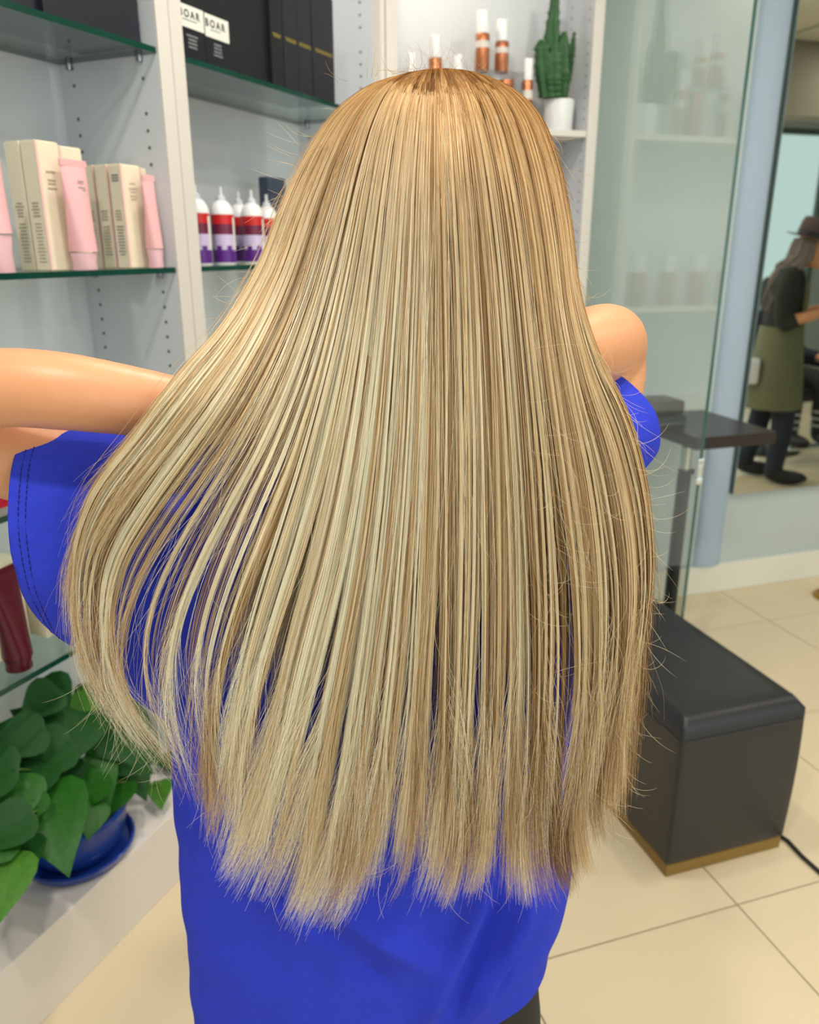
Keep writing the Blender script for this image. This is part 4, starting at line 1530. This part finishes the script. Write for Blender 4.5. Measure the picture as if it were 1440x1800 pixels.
# main visible locks, of unequal width
s_ = 0.0
while s_ < 1.0:
    w = RNG.choice([0.004, 0.006, 0.009, 0.013, 0.018], p=[.22, .26, .24, .18, .10])
    s0 = s_ + w
    thin = 0.10 < s0 < 0.235
    tone = base_tone(s0) + RNG.choice([-.26, -.10, 0, .10, .24], p=[.16, .24, .25, .20, .15])
    nst = int((560 if thin else 5500 if s0 < .1 else 9000) * 2 * w * 1.5)
    te = np.clip(RNG.normal(.965, .03), .84, 1.0) if s0 > .10 else RNG.uniform(.70, .97)
    fx = np.interp(s0, [0, .3, .5, .75, 1], [-10, -26, -14, 10, 6]) + RNG.normal(0, 10)
    lock(s0, w, RNG.uniform(-0.004, 0.004), tone, nst, te, RNG.uniform(.20, .62) if s0 > .10 else RNG.uniform(.8, 1.6), 0.0025 + w * 0.22, (fx, RNG.normal(0, 6)))
    s_ += 2 * w * 0.92
# short under-hair that closes the fan above the sleeve
for i in range(26):
    s0 = RNG.uniform(.095, .24)
    lock(s0, .008, RNG.uniform(0, .006), base_tone(s0) + RNG.normal(-.05, .15), 26, RNG.uniform(.46, .60), 1.0, 0.002)
# fine surface streaks
for i in range(170):
    s0 = RNG.random()
    if 0.10 < s0 < 0.235 and RNG.random() < 0.75:
        continue
    lock(s0, RNG.uniform(.0012, .004), RNG.uniform(-0.010, -0.004), base_tone(s0) + RNG.choice([-.32, -.15, .15, .30, .38]), int(RNG.uniform(14, 40)), RNG.uniform(.88, .99), RNG.uniform(.5, 1.3), 0.003, (RNG.normal(0, 14), 0), rad=0.0002)
# pale ends flicking out at the lower left
for i in range(46):
    s0 = RNG.uniform(.27, .46)
    lock(s0, RNG.uniform(.002, .005), RNG.uniform(-.006, .004), RNG.uniform(.8, 1.0), int(RNG.uniform(12, 26)), RNG.uniform(.97, 1.0), RNG.uniform(.6, 1.6), 0.003, (RNG.normal(-16, 16), RNG.uniform(0, 34)), t_start=.35)
# roots over the crown, darker
for i in range(60):
    s0 = (i + .5) / 60
    lock(s0, 0.012, 0.0, 0.22 + RNG.normal(0, .14), 38, RNG.uniform(.10, .40), 1.1, 0.002)
# loose sparse hairs wandering over the surface
for i in range(520):
    s0 = RNG.random()
    lock(s0, 0.02, RNG.uniform(-0.02, -0.004), base_tone(s0) + .2, 1, RNG.uniform(.6, 1.0), 1.4, 0.004, (RNG.normal(0, 30), RNG.normal(0, 15)), wob=0.010, rad=0.00013)

xyz = np.concatenate(STR_XYZ)
rads_ = np.concatenate(STR_RAD)
tone_ = np.concatenate(STR_TONE)
print('strands', xyz.shape)


def strands(name, xyz, rads, tones, parent, m):
    hc = bpy.data.hair_curves.new(name)
    n, k = xyz.shape[:2]
    hc.add_curves([k] * n)
    hc.attributes['position'].data.foreach_set('vector', xyz.astype(np.float32).ravel())
    ra = hc.attributes.get('radius') or hc.attributes.new('radius', 'FLOAT', 'POINT')
    ra.data.foreach_set('value', rads.astype(np.float32).ravel())
    ta = hc.attributes.new('tone', 'FLOAT', 'CURVE')
    ta.data.foreach_set('value', tones.astype(np.float32))
    hc.materials.append(MATS[m])
    o = link(name, hc, parent)
    o['kind'] = 'stuff'
    return o


hair = strands('hair', xyz, rads_, tone_, person, 'blonde_hair')
hair['label'] = 'long straight highlighted blonde hair'

# flyaway hairs standing off the outline, in small arcs
fl_xyz, fl_r, fl_t = [], [], []


def fly(p, d, ln, curl, Y, tone=.7):
    pts = []
    x, y = p
    an = math.radians(d)
    for k in range(12):
        pts.append((x, y))
        x += math.cos(an) * ln / 11
        y += math.sin(an) * ln / 11
        an += curl / 11
    a_ = np.array(pts)[None]
    fl_xyz.append(to_world(a_, np.full((1, 12), Y) + np.linspace(0, RNG.uniform(-.02, .02), 12)[None]))
    fl_r.append(np.interp(np.linspace(0, 1, 12), [0, .7, 1], [.00012, .0001, .00004])[None])
    fl_t.append(tone)


for i in range(46):                          # crown
    x = RNG.normal(765, 70)
    fly((x, 128 + ((x - 765) / 150) ** 2 * 14), -90 + RNG.normal(0, 50), RNG.uniform(25, 80), RNG.normal(0, 1.0), .775 + RNG.uniform(-.03, .02), .4)
for i in range(36):                          # upper left outline
    q = RNG.uniform(.08, .40)
    p = guide_xy(np.array([0.0]), np.array([q]))[0]
    fly(p, RNG.normal(160, 35), RNG.uniform(25, 90), RNG.normal(0, .7), float(depth(np.array(0.0), p[1])), .75)
for i in range(90):                          # right outline
    q = RNG.uniform(.10, .95)
    p = guide_xy(np.array([1.0]), np.array([q]))[0]
    fly(p, RNG.normal(55, 35), RNG.uniform(20, 80), RNG.normal(0, 1.3), float(depth(np.array(1.0), p[1])), .6)
for i in range(260):                         # ends, fanned out
    sx = RNG.random()
    p = guide_xy(np.array([sx]), np.array([RNG.uniform(.86, .97)]))[0]
    fly(p, 90 + (30 if sx < .5 else -25) * RNG.random() + RNG.normal(0, 18), RNG.uniform(40, 120), RNG.normal(0, .9), float(depth(np.array(sx), p[1])) - RNG.uniform(0, .01), .8)
for i in range(150):                         # across the right-hand side
    sx = RNG.uniform(.68, 1)
    p = guide_xy(np.array([sx]), np.array([RNG.uniform(.35, .85)]))[0]
    fly(p, RNG.normal(50, 30), RNG.uniform(40, 130), RNG.normal(0, 1.5), float(depth(np.array(sx), p[1])) - RNG.uniform(.006, .014), .8)
strands('flyaway_hair', np.concatenate(fl_xyz), np.concatenate(fl_r), np.array(fl_t), hair, 'blonde_hair')


# ---------------------------------------------------------------- people further right, seen in the mirror
def limbs(mb, pts, rads, n=14, steps=5):
    pts = [Vector(p) for p in pts]
    P2, R2 = [], []
    for i in range(len(pts) - 1):
        p0 = pts[max(i - 1, 0)]; p1 = pts[i]; p2 = pts[i + 1]; p3 = pts[min(i + 2, len(pts) - 1)]
        for k in range(steps):
            q = k / steps
            P2.append(0.5 * (2 * p1 + (p2 - p0) * q + (2 * p0 - 5 * p1 + 4 * p2 - p3) * q * q + (3 * p1 - p0 - 3 * p2 + p3) * q ** 3))
            R2.append(rads[i] + (rads[i + 1] - rads[i]) * q)
    P2.append(pts[-1]); R2.append(rads[-1])
    mb.tube(P2, R2, n)
    mb.ellipsoid(P2[0], (R2[0],) * 3, n=12, mth=6)
    mb.ellipsoid(P2[-1], (R2[-1],) * 3, n=12, mth=6)


def ell_ring(cx, cy, z, rx, ry, n=28):
    return [(cx + rx * math.cos(2 * math.pi * k / n), cy + ry * math.sin(2 * math.pi * k / n), z) for k in range(n)]


def head(mb, c, yaw=0.0, nod=0.0):
    c = Vector(c)
    R = Matrix.Rotation(yaw, 3, 'Z') @ Matrix.Rotation(nod, 3, 'Y')
    E = R.to_euler()
    for o_, r in (((0, 0, 0), (0.092, 0.074, 0.105)), ((0.035, 0, -0.065), (0.058, 0.054, 0.055)), ((0.096, 0, -0.025), (0.020, 0.012, 0.024)), ((0.085, 0, -0.105), (0.020, 0.022, 0.016)), ((0.088, 0, -0.068), (0.012, 0.024, 0.007)),
                  ((0.0, 0.074, -0.02), (0.018, 0.010, 0.030)), ((0.0, -0.074, -0.02), (0.018, 0.010, 0.030)), ((0.078, 0.03, 0.012), (0.014, 0.018, 0.008)), ((0.078, -0.03, 0.012), (0.014, 0.018, 0.008))):
        mb.ellipsoid(c + R @ Vector(o_), r, E, 14, 8)
    return R


def small_hand(mb, w, d, out):
    d = Vector(d).normalized(); out = Vector(out).normalized()
    side = d.cross(out).normalized()
    w = Vector(w)
    mb.tube([w, w + d * 0.04, w + d * 0.085], [0.022, 0.036, 0.034], 12, flat=0.45)
    for o_, ln in ((-0.027, 0.062), (-0.009, 0.074), (0.009, 0.070), (0.026, 0.055)):
        b_ = w + d * 0.078 + side * o_
        mb.tube([b_, b_ + d * ln * .5, b_ + d * ln * .85 - out * 0.02], [0.009, 0.0085, 0.007], 8)
    b_ = w + d * 0.025 + side * 0.026
    mb.tube([b_, b_ + d * 0.03 + side * 0.02, b_ + d * 0.055 + side * 0.022], [0.011, 0.0095, 0.0075], 8)


PA, PBB = 3.86, 1.24
sp_ = thing('person', 'standing person in brown brimmed hat, dark top and olive apron, reflected in the mirror', 'person', B.w(PA, PBB), B.ang + math.radians(40))
mb = MB()
Rh = head(mb, (0.10, 0, 1.500), 0, math.radians(14))
mb.tube([(0.05, 0, 1.46), (0.03, 0, 1.38), (0.02, 0, 1.32)], [0.052, 0.052, 0.07], 14)
mb.loft([ell_ring(0.0, 0, z, rx, ry) for z, rx, ry in ((0.80, .10, .15), (0.95, .10, .135), (1.10, .10, .14), (1.25, .105, .165), (1.36, .07, .13), (1.38, .04, .08))])
for s in (1, -1):
    limbs(mb, [(0.0, s * 0.17, 1.33), (-0.02, s * 0.20, 1.18), (0.0, s * 0.20, 1.06)], [0.045, 0.042, 0.038])
    limbs(mb, [(0.0, s * 0.20, 1.06), (0.13, s * 0.18, 1.09), (0.24, s * 0.12, 1.13)], [0.038, 0.034, 0.025])
    small_hand(mb, (0.24, s * 0.12, 1.13), (1, -s * 0.3, 0.15), (0, 0, 1))
    limbs(mb, [(0.0, s * 0.09, 0.84), (0.02 + s * 0.06, s * 0.09, 0.47), (-0.02 + s * 0.09, s * 0.09, 0.07)], [0.08, 0.055, 0.035])
    mb.ellipsoid((0.05 + s * 0.09, s * 0.09, 0.045), (0.12, 0.04, 0.035), None, 14, 8)
link('body', fuse(mb, 'body', 'skin', 0.008, 6), sp_)
mb = MB()
mb.loft([ell_ring(0.0, 0, z, rx, ry) for z, rx, ry in ((0.85, .118, .165), (0.95, .115, .15), (1.10, .115, .155), (1.25, .122, .18), (1.36, .085, .145), (1.385, .055, .09))])
for s in (1, -1):
    limbs(mb, [(0.0, s * 0.17, 1.33), (-0.02, s * 0.20, 1.18), (0.0, s * 0.20, 1.055), (0.04, s * 0.195, 1.06)], [0.058, 0.055, 0.052, 0.050])
link('sweater', fuse(mb, 'sweater', 'sweater', 0.009, 5), sp_)
mb = MB()
for i in range(2):
    mb.loft([[(0.0 + rx * math.cos(q), ry * math.sin(q), z) for q in np.linspace(-3.1, 3.1, 34)] for z, rx, ry in ((0.50, .185 + i * .004, .20 + i * .004), (0.70, .165 + i * .004, .19 + i * .004), (0.90, .14 + i * .004, .175 + i * .004), (1.02, .128 + i * .004, .165 + i * .004))], cap=False, close=False)
mb.loft([[(0.0 + rx * math.cos(q), ry * math.sin(q), z) for q in np.linspace(-0.75, 0.75, 14)] for z, rx, ry in ((1.02, .132, .169), (1.20, .134, .18), (1.30, .128, .17))], cap=False, close=False)
ap = mb.build('apron', 'apron', sp_, True)
for s in (1, -1):
    MB().tube([(0.10, s * 0.10, 1.30), (0.05, s * 0.09, 1.40), (-0.06, s * 0.07, 1.40)], 0.009, 6, flat=0.4).build('strap', 'apron', ap, True)
MB().box(-0.20, -0.10, 0.10, 0.19, 0.66, 0.82, 0.02).build('towel', 'towel', ap)
for s in (1, -1):
    mb = MB()
    limbs(mb, [(0.0, s * 0.09, 0.86), (0.02 + s * 0.06, s * 0.09, 0.47), (-0.02 + s * 0.09, s * 0.09, 0.10)], [0.092, 0.072, 0.055])
    mb.build('trouser_leg', 'denim_dark', sp_, True)
    mb = MB()
    mb.ellipsoid((0.06 + s * 0.09, s * 0.09, 0.05), (0.135, 0.05, 0.048), None, 16, 8).ellipsoid((-0.02 + s * 0.09, s * 0.09, 0.09), (0.06, 0.05, 0.06), None, 14, 8)
    mb.v = [(v[0], v[1], max(v[2], 0.002)) for v in mb.v]
    link('boot', fuse(mb, 'boot', 'shoe_dark', 0.009, 4), sp_)
MB().tube([(0.235 + 0.004 * math.sin(q), 0.122 + 0.029 * math.cos(q), 1.128 + 0.029 * math.sin(q)) for q in np.linspace(0, 2 * math.pi, 20)], 0.006, 6).build('bracelet', 'gold', sp_, True)
hc_ = Vector((0.10, 0, 1.500))
HM = Matrix.Translation(hc_) @ Rh.to_4x4()
ht = bpy.data.objects.new('hat', MB().lathe([(0.100, 0.045), (0.102, 0.06), (0.098, 0.13), (0.088, 0.160), (0.060, 0.166), (0.001, 0.155)], 32, sx=1.08, sy=0.92).mesh('hat', 'hat_felt', True))
COL.objects.link(ht); ht.parent = sp_; ht.matrix_local = HM
MB().lathe([(0.095, 0.047), (0.125, 0.043), (0.155, 0.046), (0.156, 0.050), (0.125, 0.049), (0.095, 0.053)], 36, sx=1.08, sy=0.95).build('brim', 'hat_felt', ht, True)
MB().lathe([(0.1035, 0.055), (0.1035, 0.080)], 32, sx=1.08, sy=0.92, cap=False).build('ribbon', 'black_metal', ht, True)
mb = MB()
for k in range(60):
    an = random.uniform(math.radians(75), math.radians(285))
    r0 = random.uniform(0.9, 1.05)
    p = hc_ + Vector((0.098 * r0 * math.cos(an), 0.084 * r0 * math.sin(an), random.uniform(0.02, 0.05)))
    yy = p.y * random.uniform(1.2, 1.7)
    e_ = Vector((random.uniform(-0.14, 0.02), yy, random.uniform(1.08, 1.24)))
    mb.tube([p, p + Vector((-0.012 - 0.01 * random.random(), p.y * .1, -0.10)), (p + e_) / 2 + Vector((-0.03, 0, 0)), e_], [0.012, 0.016, 0.014, 0.003], 6, flat=0.5)
mb.build('hair', 'hair_ash', sp_, True)['kind'] = 'stuff'

# client sitting in a salon chair, facing the mirror
CA, CB = 4.46, 0.55
chr_ = thing('salon_chair', 'black salon chair holding the seated client, reflected in the mirror', 'chair', B.w(CA, CB), B.ang)
MB().box(-0.27, 0.27, -0.24, 0.26, 0.40, 0.50, 0.03).build('seat', 'leather', chr_, True)
MB().box(-0.27, 0.27, -0.34, -0.25, 0.48, 0.95, 0.03).build('backrest', 'leather', chr_, True)
for s in (1, -1):
    MB().box(s * 0.31 - 0.035, s * 0.31 + 0.035, -0.28, 0.24, 0.64, 0.675, 0.012).build('armrest', 'leather', chr_, True)
    MB().tube([(s * 0.31, -0.2, 0.645), (s * 0.31, -0.2, 0.45), (s * 0.2, -0.1, 0.42)], 0.014, 8).build('arm_bracket', 'chrome', chr_, True)
MB().lathe([(0.03, 0.02), (0.03, 0.40)], 20).build('column', 'chrome', chr_, True)
MB().lathe([(0.27, 0.0), (0.27, 0.01), (0.20, 0.025), (0.03, 0.03)], 40).build('base', 'black_metal', chr_, True)
MB().box(-0.16, 0.16, 0.36, 0.46, 0.10, 0.12, 0.006).build('footrest', 'chrome', chr_, True)
cl_p = thing('person', 'seated client in dark clothes with grey-banded boots, reflected in the mirror', 'person', B.w(CA, CB, 0.0), B.ang)
mb = MB()
c0 = Vector((0, -0.09, 1.18))
Rc = head(mb, c0, math.pi / 2, 0)
mb.tube([(0, -0.11, 1.12), (0, -0.12, 1.02)], [0.052, 0.06], 12)
mb.loft([ell_ring(0, -0.12, z, rx, ry) for z, rx, ry in ((0.51, .15, .10), (0.65, .135, .10), (0.80, .14, .10), (0.95, .165, .095), (1.03, .11, .06))])
for s in (1, -1):
    limbs(mb, [(s * 0.17, -0.12, 0.98), (s * 0.24, -0.10, 0.84), (s * 0.27, -0.04, 0.73)], [0.045, 0.042, 0.038])
    limbs(mb, [(s * 0.27, -0.04, 0.73), (s * 0.29, 0.08, 0.715), (s * 0.28, 0.18, 0.71)], [0.038, 0.032, 0.024])
    small_hand(mb, (s * 0.28, 0.18, 0.71), (-s * 0.2, 1, -0.15), (0, 0, 1))
    limbs(mb, [(s * 0.10, -0.08, 0.57), (s * 0.13, 0.35, 0.56), (s * 0.13, 0.40, 0.22)], [0.07, 0.055, 0.036])
    mb.ellipsoid((s * 0.13, 0.47, 0.17), (0.04, 0.11, 0.035), None, 14, 8)
link('body', fuse(mb, 'body', 'skin', 0.009, 6), cl_p)
mb = MB()
mb.loft([ell_ring(0, -0.12, z, rx, ry) for z, rx, ry in ((0.51, .165, .115), (0.65, .152, .115), (0.80, .155, .115), (0.95, .18, .11), (1.04, .12, .075))])
for s in (1, -1):
    limbs(mb, [(s * 0.17, -0.12, 0.98), (s * 0.24, -0.10, 0.84), (s * 0.27, -0.04, 0.735), (s * 0.285, 0.10, 0.72)], [0.06, 0.056, 0.05, 0.042])
link('coat', fuse(mb, 'coat', 'denim_dark', 0.010, 5), cl_p)
for s in (1, -1):
    mb = MB()
    limbs(mb, [(s * 0.10, -0.08, 0.575), (s * 0.13, 0.34, 0.565), (s * 0.13, 0.39, 0.34)], [0.085, 0.072, 0.062])
    mb.build('trouser_leg', 'trousers', cl_p, True)
    mb = MB()
    mb.ellipsoid((s * 0.13, 0.47, 0.175), (0.052, 0.13, 0.05), None, 16, 8)
    mb.tube([(s * 0.13, 0.40, 0.18), (s * 0.13, 0.395, 0.37)], [0.054, 0.060], 16)
    bt_ = link('boot', fuse(mb, 'boot', 'shoe_dark', 0.009, 4), cl_p)
    for z in (0.255, 0.305, 0.355):
        MB().lathe([(0.063, z), (0.066, z + 0.008), (0.063, z + 0.018)], 20, (s * 0.13, 0.397, 0), cap=False).build('boot_band', 'band_grey', bt_, True)
mb = MB()
for k in range(50):
    an = random.uniform(0, 2 * math.pi)
    if 1.0 < an < 2.1: continue
    p = c0 + Vector((0.05 * math.cos(an), 0.05 * math.sin(an) - 0.02, 0.10))
    q_ = c0 + Vector((0.095 * math.cos(an), 0.105 * math.sin(an) - 0.015, 0.0))
    mb.tube([p, (p + q_) / 2 + Vector((0, 0, 0.03)), q_, q_ + Vector((0, -0.02, -0.16))], [0.014, 0.018, 0.016, 0.004], 6, flat=0.6)
mb.build('hair', 'shoe_dark', cl_p, True)['kind'] = 'stuff'
